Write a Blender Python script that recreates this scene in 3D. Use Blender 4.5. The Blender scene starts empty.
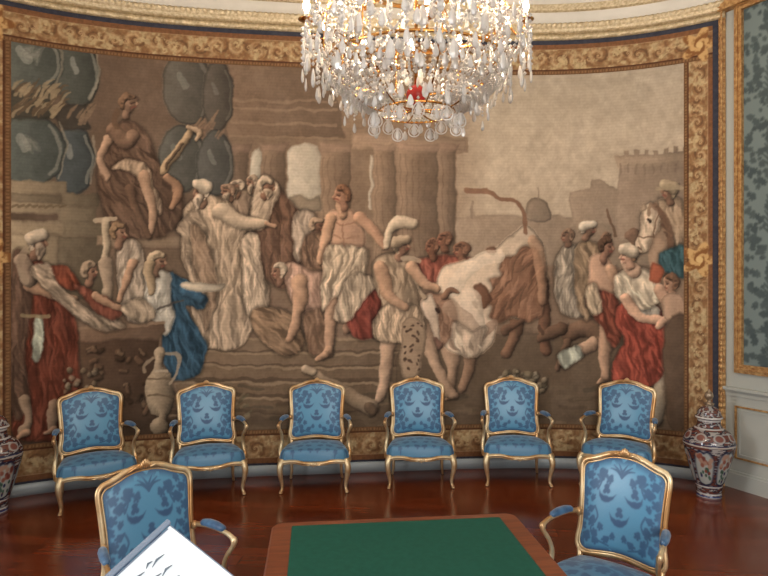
import bpy, bmesh, math, random
import numpy as np
from mathutils import Vector, Matrix
random.seed(7)
PI = math.pi
C = bpy.context.scene.collection
F, H0, HZ = 620.0, 1.78, 284.0            # focal length in pixels of a 768 wide frame, eye height, horizon row

# ------------------------------------------------------------------ helpers
def lin(c):
    c = np.asarray(c, dtype=float) / 255.0
    return np.where(c <= .04045, c / 12.92, ((c + .055) / 1.055) ** 2.4)

def tag(o, label=None, cat=None, group=None, kind=None):
    if label: o['label'] = label
    if cat: o['category'] = cat
    if group: o['group'] = group
    if kind: o['kind'] = kind
    return o

def empty(name, loc=(0, 0, 0), rz=0):
    o = bpy.data.objects.new(name, None); C.objects.link(o)
    o.location = loc; o.rotation_euler = (0, 0, rz); o.empty_display_size = .1
    return o

class MB:
    def __init__(s): s.v = []; s.f = []; s.n = 0
    def add(s, v, f):
        v = np.asarray(v, dtype=float).reshape(-1, 3)
        s.v.append(v); s.f += [tuple(i + s.n for i in q) for q in f]; s.n += len(v)
        return s
    def build(s, name, m, parent=None, smooth=True, bev=0):
        me = bpy.data.meshes.new(name)
        me.from_pydata([tuple(p) for p in np.concatenate(s.v)], [], s.f)
        me.update()
        bm = bmesh.new(); bm.from_mesh(me); bmesh.ops.recalc_face_normals(bm, faces=bm.faces)
        bm.to_mesh(me); bm.free()
        if smooth: me.polygons.foreach_set('use_smooth', [True] * len(me.polygons))
        o = bpy.data.objects.new(name, me); C.objects.link(o)
        me.materials.append(m)
        if parent: o.parent = parent
        if bev:
            b = o.modifiers.new('bevel', 'BEVEL'); b.width = bev; b.segments = 3; b.limit_method = 'ANGLE'
        return o
    def box(s, c, d, rz=0, M=None):
        x, y, z = [k / 2 for k in d]
        v = np.array([(i * x, j * y, k * z) for k in (-1, 1) for j in (-1, 1) for i in (-1, 1)])
        if rz:
            cs, sn = math.cos(rz), math.sin(rz)
            v = v @ np.array([[cs, sn, 0], [-sn, cs, 0], [0, 0, 1]])
        v = v + np.array(c)
        if M is not None: v = np.array([tuple(M @ Vector(p)) for p in v])
        return s.add(v, [(0, 2, 3, 1), (4, 5, 7, 6), (0, 1, 5, 4), (2, 6, 7, 3), (0, 4, 6, 2), (1, 3, 7, 5)])
    def lathe(s, prof, n=32, c=(0, 0, 0), sy=1.0, rz=0):
        prof = np.asarray(prof, float); m = len(prof)
        a = np.arange(n) * 2 * PI / n
        v = np.zeros((m, n, 3))
        x = prof[:, 0:1] * np.cos(a); y = prof[:, 0:1] * np.sin(a) * sy
        v[..., 0] = x * math.cos(rz) - y * math.sin(rz) + c[0]
        v[..., 1] = x * math.sin(rz) + y * math.cos(rz) + c[1]
        v[..., 2] = prof[:, 1:2] + c[2]
        f = [(i * n + j, i * n + (j + 1) % n, (i + 1) * n + (j + 1) % n, (i + 1) * n + j) for i in range(m - 1) for j in range(n)]
        f.append(tuple(range(n - 1, -1, -1))); f.append(tuple((m - 1) * n + j for j in range(n)))
        return s.add(v.reshape(-1, 3), f)
    def tube(s, pts, r, n=10, closed=False, flat=1.0, up=(0, 0, 1), ridge=0):
        """r: one or many radii; flat scales the second profile axis."""
        P = np.asarray(pts, float); m = len(P)
        r = np.broadcast_to(np.asarray(r, float), (m,))
        if closed: T = np.roll(P, -1, 0) - np.roll(P, 1, 0)
        else: T = np.gradient(P, axis=0)
        T /= np.linalg.norm(T, axis=1)[:, None] + 1e-12
        up = np.asarray(up, float); v = []
        N = None
        for i in range(m):
            if N is None:
                N = np.cross(up, T[i])
                if np.linalg.norm(N) < 1e-3: N = np.cross((1, 0, .01), T[i])
            N = N - T[i] * np.dot(N, T[i]); N /= np.linalg.norm(N) + 1e-12
            B = np.cross(T[i], N)
            for k in range(n):
                a = 2 * PI * k / n
                q = r[i] * (1 + ridge * math.cos(4 * a))
                v.append(P[i] + N * math.cos(a) * q + B * math.sin(a) * q * flat)
        f = []
        for i in range(m if closed else m - 1):
            j = (i + 1) % m
            for k in range(n):
                f.append((i * n + k, i * n + (k + 1) % n, j * n + (k + 1) % n, j * n + k))
        if not closed:
            f.append(tuple(range(n - 1, -1, -1))); f.append(tuple((m - 1) * n + k for k in range(n)))
        return s.add(v, f)
    def ball(s, c, r, n=10, m=6, sc=(1, 1, 1)):
        v = [(0, 0, -1)]
        for i in range(1, m):
            t = -PI / 2 + PI * i / m
            for k in range(n):
                a = 2 * PI * k / n
                v.append((math.cos(t) * math.cos(a), math.cos(t) * math.sin(a), math.sin(t)))
        v.append((0, 0, 1))
        f = [(0, 1 + (k + 1) % n, 1 + k) for k in range(n)]
        for i in range(m - 2):
            for k in range(n):
                f.append((1 + i * n + k, 1 + i * n + (k + 1) % n, 1 + (i + 1) * n + (k + 1) % n, 1 + (i + 1) * n + k))
        l = 1 + (m - 2) * n
        f += [(l + k, l + (k + 1) % n, len(v) - 1) for k in range(n)]
        return s.add(np.array(v) * r * np.array(sc) + np.array(c), f)

def spline(pts, n=8, closed=False):
    P = np.asarray(pts, float); m = len(P); out = []
    for i in range(m if closed else m - 1):
        if closed: a, b, c, d = P[(i - 1) % m], P[i], P[(i + 1) % m], P[(i + 2) % m]
        else: a, b, c, d = P[max(i - 1, 0)], P[i], P[i + 1], P[min(i + 2, m - 1)]
        for k in range(n):
            t = k / n
            out.append(.5 * ((2 * b) + (c - a) * t + (2 * a - 5 * b + 4 * c - d) * t * t + (3 * b - a - 3 * c + d) * t ** 3))
    if not closed: out.append(P[-1])
    return np.array(out)

def grid_mesh(name, V, m, parent=None, attr=None, wrap=False, smooth=True):
    """V: (a,b,3) array of vertices; attr: (a,b,3) sRGB 0..255 colour woven / painted into the surface, or (a,b) factor."""
    a, b = V.shape[:2]
    idx = np.arange(a * b).reshape(a, b)
    if wrap: nx = np.roll(idx, -1, 0); q = np.stack([idx[:, :-1], nx[:, :-1], nx[:, 1:], idx[:, 1:]], -1).reshape(-1, 4)
    else: q = np.stack([idx[:-1, :-1], idx[1:, :-1], idx[1:, 1:], idx[:-1, 1:]], -1).reshape(-1, 4)
    me = bpy.data.meshes.new(name)
    me.vertices.add(a * b); me.vertices.foreach_set('co', V.reshape(-1).astype(np.float32))
    me.loops.add(q.size); me.loops.foreach_set('vertex_index', q.reshape(-1).astype(np.int32))
    me.polygons.add(len(q)); me.polygons.foreach_set('loop_start', np.arange(0, q.size, 4, dtype=np.int32))
    me.polygons.foreach_set('loop_total', np.full(len(q), 4, dtype=np.int32))
    me.update(calc_edges=True); me.validate()
    if smooth: me.polygons.foreach_set('use_smooth', np.ones(len(q), dtype=bool))
    if attr is not None:
        if attr.ndim == 2: attr = np.repeat(attr[..., None] * 255, 3, -1); L = attr / 255
        else: L = lin(np.clip(attr, 0, 255))
        col = np.ones((a * b, 4), dtype=np.float32); col[:, :3] = L.reshape(-1, 3)
        at = me.color_attributes.new('dye', 'FLOAT_COLOR', 'POINT'); at.data.foreach_set('color', col.reshape(-1))
    me.materials.append(m)
    o = bpy.data.objects.new(name, me); C.objects.link(o)
    if parent: o.parent = parent
    return o

def copy_tree(o, parent=None):
    c = o.copy(); C.objects.link(c); c.parent = parent
    for ch in list(o.children): copy_tree(ch, c)
    return c

# ------------------------------------------------------------------ materials
def mat(name, col=(128, 128, 128), rough=.5, metal=0, **kw):
    m = bpy.data.materials.new(name); m.use_nodes = True
    nt = m.node_tree; b = nt.nodes['Principled BSDF']
    b.inputs['Base Color'].default_value = (*lin(col), 1); b.inputs['Roughness'].default_value = rough
    b.inputs['Metallic'].default_value = metal
    for k, v in kw.items(): b.inputs[k.replace('_', ' ')].default_value = v
    return m
def N(m, t, **kw):
    n = m.node_tree.nodes.new(t)
    for k, v in kw.items(): setattr(n, k, v)
    return n
def L(m, a, b): m.node_tree.links.new(a, b)
def bs(m): return m.node_tree.nodes['Principled BSDF']
def ramp(m, fac, stops):
    r = N(m, 'ShaderNodeValToRGB'); e = r.color_ramp.elements
    while len(e) < len(stops): e.new(.5)
    for i, (p, c) in enumerate(stops): e[i].position = p; e[i].color = (*lin(c), 1)
    L(m, fac, r.inputs[0]); return r.outputs[0]
def noise(m, scale, detail=3, vec=None, rough=.5):
    n = N(m, 'ShaderNodeTexNoise'); n.inputs['Scale'].default_value = scale; n.inputs['Detail'].default_value = detail; n.inputs['Roughness'].default_value = rough
    if vec: L(m, vec, n.inputs['Vector'])
    return n.outputs[0]
def coords(m, sc=None, rot=None):
    t = N(m, 'ShaderNodeTexCoord'); mp = N(m, 'ShaderNodeMapping'); L(m, t.outputs['Object'], mp.inputs[0])
    if sc: mp.inputs['Scale'].default_value = sc
    if rot: mp.inputs['Rotation'].default_value = rot
    return mp.outputs[0]
def bump(m, h, s=.3, d=.01):
    b = N(m, 'ShaderNodeBump'); b.inputs['Strength'].default_value = s; b.inputs['Distance'].default_value = d
    L(m, h, b.inputs['Height']); L(m, b.outputs[0], bs(m).inputs['Normal'])

def noisy(name, c1, c2, scale, rough=.5, metal=0, bs_=0, bd=.01, vsc=None, **kw):
    m = mat(name, c1, rough, metal, **kw); n = noise(m, scale, 4, coords(m, vsc))
    L(m, ramp(m, n, [(.35, c1), (.65, c2)]), bs(m).inputs['Base Color'])
    if bs_: bump(m, n, bs_, bd)
    return m

def attr_mat(name, rough=.9, **kw):
    m = mat(name, (128,) * 3, rough, **kw); a = N(m, 'ShaderNodeAttribute'); a.attribute_name = 'dye'
    L(m, a.outputs['Color'], bs(m).inputs['Base Color']); return m, a

M_weave, _a = attr_mat('woven wool and silk', .85, Specular_IOR_Level=.15)
_n = noise(M_weave, 220, 2, coords(M_weave, (1, 1, 3))); bump(M_weave, _n, .35, .004)
M_imari, _ = attr_mat('glazed painted porcelain', .12, Specular_IOR_Level=.6)
M_gold = noisy('worn gilt wood', (176, 128, 62), (222, 188, 118), 14, .34, .75, .25, .003)
M_gold2 = noisy('chair gilding over cream', (188, 140, 88), (230, 208, 166), 7, .32, .6, .2, .002)
M_goldf = noisy('frame gilding', (158, 112, 66), (206, 166, 110), 30, .5, .4, .3, .003)
M_goldp = noisy('pale gilt cornice', (178, 156, 118), (214, 196, 160), 40, .5, .25, .3, .003)
M_white = noisy('off white painted cornice', (205, 198, 184), (216, 209, 196), 3, .6)
M_panel = noisy('pale grey painted panelling', (170, 172, 164), (178, 180, 172), 2, .45)
M_board = noisy('grey painted baseboard', (150, 158, 160), (160, 168, 170), 3, .4)
M_wallb = mat('plain wall behind tapestry', (60, 60, 66), .9)
M_navy = noisy('navy cloth edging', (44, 45, 56), (56, 57, 68), 25, .9)
M_navyd = noisy('dark navy cloth edging', (46, 44, 52), (62, 58, 66), 25, .9)
M_cream = mat('cream wax candle sleeve', (240, 225, 195), .5)
M_brass = mat('gilt brass', (205, 150, 85), .22, 1)
M_ceil = mat('white ceiling', (235, 232, 225), .8)
M_side = noisy('pale side wall', (150, 150, 142), (160, 160, 152), 2, .6)

# satin damask: ground / figure differ in colour and gloss
def damask(name, ground, fig, r0, r1):
    m, a = attr_mat(name, .4, Sheen_Weight=.25, Sheen_Roughness=.4)
    mx = N(m, 'ShaderNodeMix', data_type='RGBA'); L(m, a.outputs['Fac'], mx.inputs[0])
    mx.inputs[6].default_value = (*lin(ground), 1); mx.inputs[7].default_value = (*lin(fig), 1)
    L(m, mx.outputs[2], bs(m).inputs['Base Color'])
    mr = N(m, 'ShaderNodeMapRange'); L(m, a.outputs['Fac'], mr.inputs[0]); mr.inputs[3].default_value = r0; mr.inputs[4].default_value = r1
    L(m, mr.outputs[0], bs(m).inputs['Roughness'])
    n = noise(m, 60, 2, coords(m)); bump(m, n, .12, .004)
    return m
M_blue = damask('blue silk damask', (88, 144, 176), (54, 86, 122), .32, .5)
M_silk = damask('grey green silk damask', (112, 126, 124), (56, 70, 72), .4, .6)
M_pad = noisy('blue silk arm pad', (40, 72, 106), (68, 110, 144), 26, .4, Sheen_Weight=.3)

M_floor = mat('polished red brown parquet', (90, 48, 28), .16, Specular_IOR_Level=.6)
v = coords(M_floor, rot=(0, 0, .12))
br = N(M_floor, 'ShaderNodeTexBrick'); L(M_floor, v, br.inputs['Vector'])
br.inputs['Scale'].default_value = 1; br.inputs['Brick Width'].default_value = 1.4; br.inputs['Row Height'].default_value = .14
br.inputs['Mortar Size'].default_value = .0025; br.inputs['Color1'].default_value = (*lin((124, 56, 28)), 1)
br.inputs['Color2'].default_value = (*lin((98, 42, 20)), 1); br.inputs['Mortar'].default_value = (*lin((48, 24, 14)), 1)
mx = N(M_floor, 'ShaderNodeMix', data_type='RGBA', blend_type='MULTIPLY'); mx.inputs[0].default_value = .6
L(M_floor, br.outputs[0], mx.inputs[6])
L(M_floor, ramp(M_floor, noise(M_floor, 5, 5, coords(M_floor, (.6, 6, 1), (0, 0, .12))), [(.3, (190, 180, 170)), (.7, (255, 255, 255))]), mx.inputs[7])
L(M_floor, mx.outputs[2], bs(M_floor).inputs['Base Color'])
mr = N(M_floor, 'ShaderNodeMapRange'); L(M_floor, noise(M_floor, 3, 3, coords(M_floor)), mr.inputs[0]); mr.inputs[3].default_value = .12; mr.inputs[4].default_value = .24
L(M_floor, mr.outputs[0], bs(M_floor).inputs['Roughness'])
bump(M_floor, noise(M_floor, 2.2, 2, coords(M_floor)), .06, .02)

M_wood = noisy('polished mahogany', (106, 52, 30), (132, 70, 40), 6, .3, vsc=(1, 8, 1))
M_baize = noisy('green table leather', (22, 78, 62), (26, 84, 68), 40, .75, Specular_IOR_Level=.25)
M_paper = mat('white card', (232, 240, 246), .35)
M_ink = mat('grey ink', (96, 108, 120), .6)
M_clear = mat('clear plastic edge', (150, 165, 185), .12, 0, Transmission_Weight=.35, IOR=1.45)
M_steel = mat('brushed steel', (150, 150, 152), .35, 1)

M_crys = bpy.data.materials.new('cut crystal'); M_crys.use_nodes = True
b_ = bs(M_crys); b_.inputs['Base Color'].default_value = (1, .94, .85, 1); b_.inputs['Roughness'].default_value = .04
b_.inputs['Transmission Weight'].default_value = .55; b_.inputs['IOR'].default_value = 1.6
M_red = mat('red glass', (215, 60, 50), .04, Transmission_Weight=.5, IOR=1.5)
def emit(name, c, s):
    m = bpy.data.materials.new(name); m.use_nodes = True
    b = bs(m); b.inputs['Emission Color'].default_value = (*c, 1); b.inputs['Emission Strength'].default_value = s
    b.inputs['Base Color'].default_value = (1, 1, 1, 1); return m
M_flame = emit('lit candle bulb', (1, .80, .60), 640)

# ------------------------------------------------------------------ painter used for the tapestry and the woven silks
_rng = np.random.RandomState(3); _LAT = _rng.rand(256, 256)
def vnoise(x, y):
    xi = np.floor(x).astype(int); yi = np.floor(y).astype(int); fx = x - xi; fy = y - yi
    fx = fx * fx * (3 - 2 * fx); fy = fy * fy * (3 - 2 * fy)
    g = lambda i, j: _LAT[i & 255, j & 255]
    return (g(xi, yi) * (1 - fx) + g(xi + 1, yi) * fx) * (1 - fy) + (g(xi, yi + 1) * (1 - fx) + g(xi + 1, yi + 1) * fx) * fy
def fbm(x, y, o=4):
    s = 0; a = .5
    for i in range(o): s = s + a * vnoise(x * 2 ** i + 17 * i, y * 2 ** i + 31 * i); a *= .5
    return s / (1 - .5 ** o)

class Paint:
    """Soft brush painting on a grid of chart coordinates X, Y (any monotone chart)."""
    def __init__(s, X, Y, base):
        s.X, s.Y = X, Y; s.c = np.ones(X.shape + (3,)) * np.asarray(base, float)
    def box(s, x0, y0, x1, y1, pad=3):
        m = (s.X > x0 - pad) & (s.X < x1 + pad) & (s.Y > y0 - pad) & (s.Y < y1 + pad)
        r = np.where(m.any(1))[0]; c = np.where(m.any(0))[0]
        if len(r) == 0 or len(c) == 0: return None
        return slice(r[0], r[-1] + 1), slice(c[0], c[-1] + 1)
    def mix(s, sl, a, col):
        col = np.asarray(col, float); s.c[sl] = s.c[sl] * (1 - a[..., None]) + col * a[..., None]
    def dist(s, sl, P):
        X, Y = s.X[sl], s.Y[sl]; d = np.full(X.shape, 1e9); ins = np.zeros(X.shape, bool); n = len(P)
        for i in range(n):
            (x0, y0), (x1, y1) = P[i], P[(i + 1) % n]
            dx, dy = x1 - x0, y1 - y0; q = dx * dx + dy * dy + 1e-9
            t = np.clip(((X - x0) * dx + (Y - y0) * dy) / q, 0, 1)
            d = np.minimum(d, (X - x0 - t * dx) ** 2 + (Y - y0 - t * dy) ** 2)
            if y0 != y1:
                ins ^= ((Y < y0) != (Y < y1)) & (X < x0 + (Y - y0) * dx / (dy if dy else 1e-9))
        d = np.sqrt(d); return np.where(ins, -d, d)
    def poly(s, pts, col, soft=1.0, alpha=1.0, smooth=True, fold=0, ang=80, freq=.55, light=.18, edge=.25):
        P = spline(pts, 5, True) if smooth else np.asarray(pts, float)
        sl = s.box(P[:, 0].min(), P[:, 1].min(), P[:, 0].max(), P[:, 1].max(), soft + (7 if fold else 2))
        if sl is None: return
        d = s.dist(sl, P); a = np.clip(.5 - d / (2 * soft), 0, 1) * alpha
        X, Y = s.X[sl], s.Y[sl]; col = np.ones(X.shape + (3,)) * np.asarray(col, float)
        if fold: s.c[sl] *= (1 - .30 * np.exp(-(np.maximum(d, 0) / 3.0) ** 2) * np.clip(1.3 - np.abs(d) / 4, 0, 1))[..., None]
        w = P[:, 0].max() - P[:, 0].min() + 1e-6; u = (X - P[:, 0].min()) / w
        g = 1 + light * (.5 - u) * 1.2
        if fold:
            t = math.radians(ang); q = X * math.sin(t) - Y * math.cos(t)
            f = np.sin(q * freq * .6 + 14 * fbm(X * .045, Y * .035, 3)) + .5 * np.sin(q * freq * 1.7 + 16 * fbm(X * .07 + 9, Y * .05, 2)) + 1.6 * (fbm(X * .12, Y * .06, 3) - .5)
            g = g + fold * f * .42
        g = g - (edge if smooth else edge * .35) * np.clip(1 + d / 3.0, 0, 1) * (d < 0)
        s.mix(sl, a, col * g[..., None])
        if fold:
            c0 = col.reshape(-1, 3)[0]; bb = (P[:, 0].min(), P[:, 0].max(), P[:, 1].min(), P[:, 1].max()); area_ = (bb[1] - bb[0]) * (bb[3] - bb[2])
            TA = s.c.copy(); T0 = TA[sl]; t = math.radians(ang)
            for k in range(int(3 + area_ / 70)):
                x = random.uniform(bb[0], bb[1]); y = random.uniform(bb[2], bb[3]); q = random.uniform(5, 9 + .12 * (bb[3] - bb[2])); w2 = random.uniform(-.5, .5); a2 = t + random.uniform(-.35, .35)
                pt = [(x - q * math.cos(a2), y - q * math.sin(a2)), (x + w2 * q * .5 * math.sin(a2), y - w2 * q * .5 * math.cos(a2)), (x + q * math.cos(a2), y + q * math.sin(a2))]
                f2 = random.choice((1.24, 1.14, .74, .82, .64)); s.limb(pt, [.4, random.uniform(1.0, 2.4), .4], np.minimum(c0 * f2 + (8 if f2 > 1 else -4), 225), random.uniform(.3, .65), k=.1)
            N0 = T0 + (s.c[sl] - T0) * a[..., None]; s.c = TA; s.c[sl] = N0
    def limb(s, pts, r, col, alpha=1.0, lt=(-.6, -.6), k=.42, smooth=True):
        P = np.asarray(pts, float); R = np.broadcast_to(np.asarray(r, float), (len(P),))
        if smooth and len(P) > 2:
            Q = spline(np.c_[P, R], 5); P, R = Q[:, :2], Q[:, 2]
        m = R.max() + 2
        sl = s.box(P[:, 0].min(), P[:, 1].min(), P[:, 0].max(), P[:, 1].max(), m)
        if sl is None: return
        X, Y = s.X[sl], s.Y[sl]; best = np.full(X.shape, 9.0); sh = np.zeros(X.shape); rr = np.ones(X.shape)
        for i in range(max(len(P) - 1, 1)):
            p0 = P[i]; p1 = P[min(i + 1, len(P) - 1)]; dx, dy = p1 - p0; q = dx * dx + dy * dy + 1e-9
            t = np.clip(((X - p0[0]) * dx + (Y - p0[1]) * dy) / q, 0, 1)
            ra = R[i] + (R[min(i + 1, len(P) - 1)] - R[i]) * t
            ox, oy = X - p0[0] - t * dx, Y - p0[1] - t * dy; D = np.sqrt(ox * ox + oy * oy) / ra
            w = D < best; best = np.where(w, D, best); sh = np.where(w, (ox * lt[0] + oy * lt[1]) / ra, sh); rr = np.where(w, ra, rr)
        a = np.clip((1 - best) * rr / 1.1 + .5, 0, 1) * alpha
        g = 1 + k * 1.25 * sh - k * .6 * np.clip(best, 0, 1) ** 3 + (k * .35 * (fbm(X * .22 + 3, Y * .22, 2) - .5) if k > .2 else 0)
        if k > .3: s.c[sl] *= (1 - .22 * np.clip(1 - (best - 1) * rr / 2.5, 0, 1) * (best > 1) * (sh < 0))[..., None]
        s.mix(sl, a, np.asarray(col, float) * g[..., None])
    def line(s, pts, w, col, alpha=.8): s.limb(pts, w, col, alpha, k=0)
    def head(s, x, y, r, skin, hair, face=1, tilt=0, beard=None, cap=None):
        s.limb([(x + face * r * .05, y - r * .25), (x + face * r * .12 + tilt, y + r * .42)], [r * .8, r * .55], skin, k=.4)
        s.limb([(x - face * r * .1, y + r * .5), (x - face * r * .25, y + r * 1.25)], [r * .42, r * .5], np.array(skin) * .88, k=.4)
        s.limb([(x + face * r * .6, y - r * .2), (x + face * r * .78, y + r * .14)], [r * .08, r * .16], skin, k=.2)
        s.limb([(x + face * r * .25, y - r * .16), (x + face * r * .62, y - r * .2)], [r * .16, r * .1], np.array(skin) * .62, .7, k=0)
        s.line([(x + face * r * .3, y - r * .04), (x + face * r * .5, y - r * .05)], r * .09, (64, 44, 36), .85)
        s.limb([(x - face * r * .1, y + r * .2), (x + face * r * .1, y + r * .62)], [r * .3, r * .2], np.array(skin) * .8, .55, k=0)
        s.line([(x + face * r * .42, y + r * .42), (x + face * r * .66, y + r * .4)], r * .1, (120, 62, 50), .8)
        s.limb([(x + face * r * .4, y - r * .72), (x - face * r * .25, y - r * .82), (x - face * r * .72, y - r * .3), (x - face * r * .62, y + r * .3)], [r * .26, r * .42, r * .42, r * .3], hair, k=.5)
        for k_ in range(9):
            a_ = random.uniform(-.4, 2.6); s.line([(x - face * r * .85 * math.sin(a_) * .8, y - r * .95 * math.cos(a_) * .9)] * 2, r * random.uniform(.1, .2), np.array(hair) * random.choice((.66, 1.25)), .7)
        if beard:
            s.limb([(x + face * r * .15, y + r * .5), (x + face * r * .35, y + r * .9), (x + face * r * .25, y + r * 1.55)], [r * .42, r * .46, r * .15], beard, k=.45)
            for k_ in range(5): s.line([(x + face * r * random.uniform(0, .5), y + r * .6), (x + face * r * random.uniform(.1, .4), y + r * random.uniform(1, 1.4))], r * .07, np.array(beard) * .66, .6)
        if cap: s.limb([(x - face * r * .6, y - r * .4), (x + face * r * .5, y - r * .7)], [r * .7, r * .55], cap, k=.4)

# ------------------------------------------------------------------ the long curved wall (plan measured along the skirting)
def wy(x): return -.00605521 * x ** 4 - .00826891 * x ** 3 - .00354846 * x ** 2 + .11973242 * x + 5.90611
XL, XR = -3.42, 3.03
_xs = np.linspace(XL, XR, 1600); _ys = wy(_xs)
_s = np.r_[0, np.cumsum(np.hypot(np.diff(_xs), np.diff(_ys)))]; SL = _s[-1]
def wp(s):                               # arc length -> plan point
    return np.interp(s, _s, _xs), np.interp(s, _s, _ys)
def wn(s):                               # inward normal
    x = np.interp(s, _s, _xs); g = -.0242208 * x ** 3 - .0248067 * x ** 2 - .0070969 * x + .1197324
    q = np.hypot(g, 1); return g / q, -1 / q
_spx = 384 + F * _xs / _ys
def s_at(px): return np.interp(px, _spx, _s)
def on_wall(S, Z, off):
    x, y = wp(S); nx, ny = wn(S)
    off = np.asarray(off); return np.stack([x + nx * off, y + ny * off, Z + 0 * x], -1)
def chart(S, Z):                         # chart of the weaver's cartoon
    x, y = wp(S); return 384 + F * x / y, HZ - (Z - H0) * F / y

def sweep(name, prof, m, s0=0, s1=None, step=.06, parent=None, orn=None):
    """moulding of profile [(offset,z)...] swept along the curved wall; orn(s,i)->extra offset"""
    s1 = SL if s1 is None else s1
    n = max(2, int((s1 - s0) / step)); S = np.linspace(s0, s1, n); V = np.zeros((n, len(prof), 3))
    for i, (o, z) in enumerate(prof):
        oo = o + (orn(S, i) if orn else 0)
        V[:, i] = on_wall(S, np.full(n, z), oo)
    o = grid_mesh(name, V, m, parent, smooth=False)
    return o

w = sweep('wall_back', [(0, 0), (0, 5.0)], M_wallb); tag(w, kind='structure')
w = sweep('baseboard_back', [(0, 0), (.03, 0), (.03, .085), (.02, .095), (0, .1)], M_board); tag(w, kind='structure')
def teeth(per, amp, rows):
    return lambda S, i: (amp * np.cos(2 * PI * S / per) if i in rows else 0 * S)
TT = 4.10                                 # top of the tapestry
w = sweep('trim_1', [(0, TT + .035), (.045, TT + .035), (.05, TT + .06), (.035, TT + .085), (0, TT + .085)], M_goldp, step=.012, orn=teeth(.16, .012, (1, 2)))
tag(w, kind='structure')
w = sweep('trim_2', [(0, TT + .08), (.05, TT + .085), (.085, TT + .10), (.07, TT + .12), (.085, TT + .125), (.085, TT + .14), (.10, TT + .15), (.095, TT + .17), (0, TT + .17)], M_goldp, step=.01, orn=teeth(.05, .008, (6, 7)))
tag(w, kind='structure')
w = sweep('wall_frieze', [(0, TT + .17), (.012, TT + .17), (.012, TT + .31)], M_white); tag(w, kind='structure')
w = sweep('trim_3', [(0, TT + .305), (.03, TT + .31), (.05, TT + .33), (.03, TT + .345), (.06, TT + .36), (.045, TT + .375), (0, TT + .38)], M_goldp); tag(w, kind='structure')
cv = [(0.02 + .55 * (1 - math.cos(t)), TT + .37 + .55 * math.sin(t)) for t in np.linspace(0, PI / 2, 10)]
w = sweep('ceiling_cove', cv, M_white); tag(w, kind='structure')
w = sweep('trim_4', [(.16, TT + .62), (.19, TT + .62), (.22, TT + .66), (.2, TT + .70), (.16, TT + .70)], M_goldp, step=.02, orn=teeth(.06, .006, (1, 2))); tag(w, kind='structure')

# ------------------------------------------------------------------ tapestry
tap = empty('tapestry', (float(wp(SL / 2)[0]), float(wp(SL / 2)[1]) - .03, .12))
tag(tap, 'huge woven figure tapestry with scrolled gold border covering the curved wall', 'tapestry')
def child_fix(o, p):
    o.parent = p; o.matrix_parent_inverse = Matrix.Translation(p.location).inverted()
sa, sb = float(s_at(11)), float(s_at(684)); za, zb = .43, 3.80
NU, NV = 860, 470
S, Z = np.meshgrid(np.linspace(sa, sb, NU), np.linspace(za, zb, NV), indexing='ij')
X, Y = chart(S, Z)
X, Y = (X + 5 * (fbm(X * .07, Y * .07, 2) - .5) + 1.4 * (fbm(X * .3 + 40, Y * .3, 2) - .5), Y + 5 * (fbm(X * .07 + 90, Y * .07, 2) - .5) + 1.4 * (fbm(X * .3, Y * .3 + 70, 2) - .5))
p = Paint(X, Y, (128, 104, 82))
# --- sky and far landscape
t = np.clip((Y - 70) / 150, 0, 1)[..., None]; u = np.clip((X - 430) / 60, 0, 1)[..., None]
p.c = p.c * (1 - u) + u * (np.array((162, 149, 129.)) * (1 - t) + np.array((176, 157, 133.)) * t)
cl = fbm(X * .012, Y * .03)[..., None] - .5; p.c += cl * 14
g = np.clip((Y - 232) / 26, 0, 1)[..., None]; p.c = p.c * (1 - g) + g * np.array((126, 102, 82.))
# far town
p.poly([(440, 262), (440, 214), (452, 218), (470, 216), (472, 205), (475, 216), (500, 214), (520, 216), (548, 216), (575, 218), (600, 216), (640, 220), (700, 224), (700, 270)], (138, 118, 98), 1.5, smooth=False)
p.poly([(526, 220), (526, 207), (531, 200), (538, 198), (545, 201), (549, 208), (549, 220)], (130, 112, 94), 1)
p.line([(538, 199), (538, 188)], .9, (130, 112, 94)); p.line([(471, 218), (471, 203)], 1.3, (128, 110, 92))
p.poly([(570, 226), (570, 192), (590, 190), (592, 181), (601, 180), (618, 190), (640, 190), (640, 226)], (140, 120, 100), .8, smooth=False)
p.poly([(616, 240), (618, 158)] + [(618 + 5 * (i // 2 + i % 2) , 157 - (5 if (i // 2) % 2 else 0) - i * .2) for i in range(27)] + [(688, 152), (688, 250)], (136, 116, 97), .8, smooth=False)
p.poly([(616, 168), (688, 162), (688, 153), (616, 158)], (148, 127, 105), .8, smooth=False)
for i in range(9): p.line([(620 + 8 * i, 165), (620 + 8 * i, 174)], 1, (112, 94, 78), .5)
# temple
p.poly([(225, 60), (310, 62), (330, 140), (352, 140), (352, 128), (405, 128), (405, 136), (468, 138), (468, 152), (456, 156), (456, 262), (180, 300), (180, 60)], (124, 102, 82), 1, smooth=False, light=-.1)
p.poly([(352, 122), (352, 134), (405, 136), (465, 140), (465, 152), (352, 148)], (140, 116, 95), 1, smooth=False)
p.poly([(225, 60), (330, 60), (345, 138), (225, 138)], (112, 91, 73), 2, smooth=False)
for y in (100, 108, 122, 136): p.line([(228, y), (336, y + 3)], 1.2, (140, 116, 94), .6)
for x0, x1, c0 in ((226, 248, 112), (262, 285, 118), (320, 350, 124), (373, 396, 128), (398, 438, 122), (440, 455, 116)):
    p.poly([(x0, 146), (x1, 146), (x1, 262), (x0, 262)], (c0, c0 * .82, c0 * .66), 1, smooth=False, light=.35)
    for k in range(int((x1 - x0) / 6)): p.line([(x0 + 3 + 6 * k, 156), (x0 + 3 + 6 * k, 258)], .7, (c0 * .86, c0 * .7, c0 * .56), .5)
    p.poly([(x0 - 3, 144), (x1 + 3, 144), (x1, 152), (x0, 152)], (c0 + 16, c0 * .92, c0 * .76), 1, smooth=False)
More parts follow.
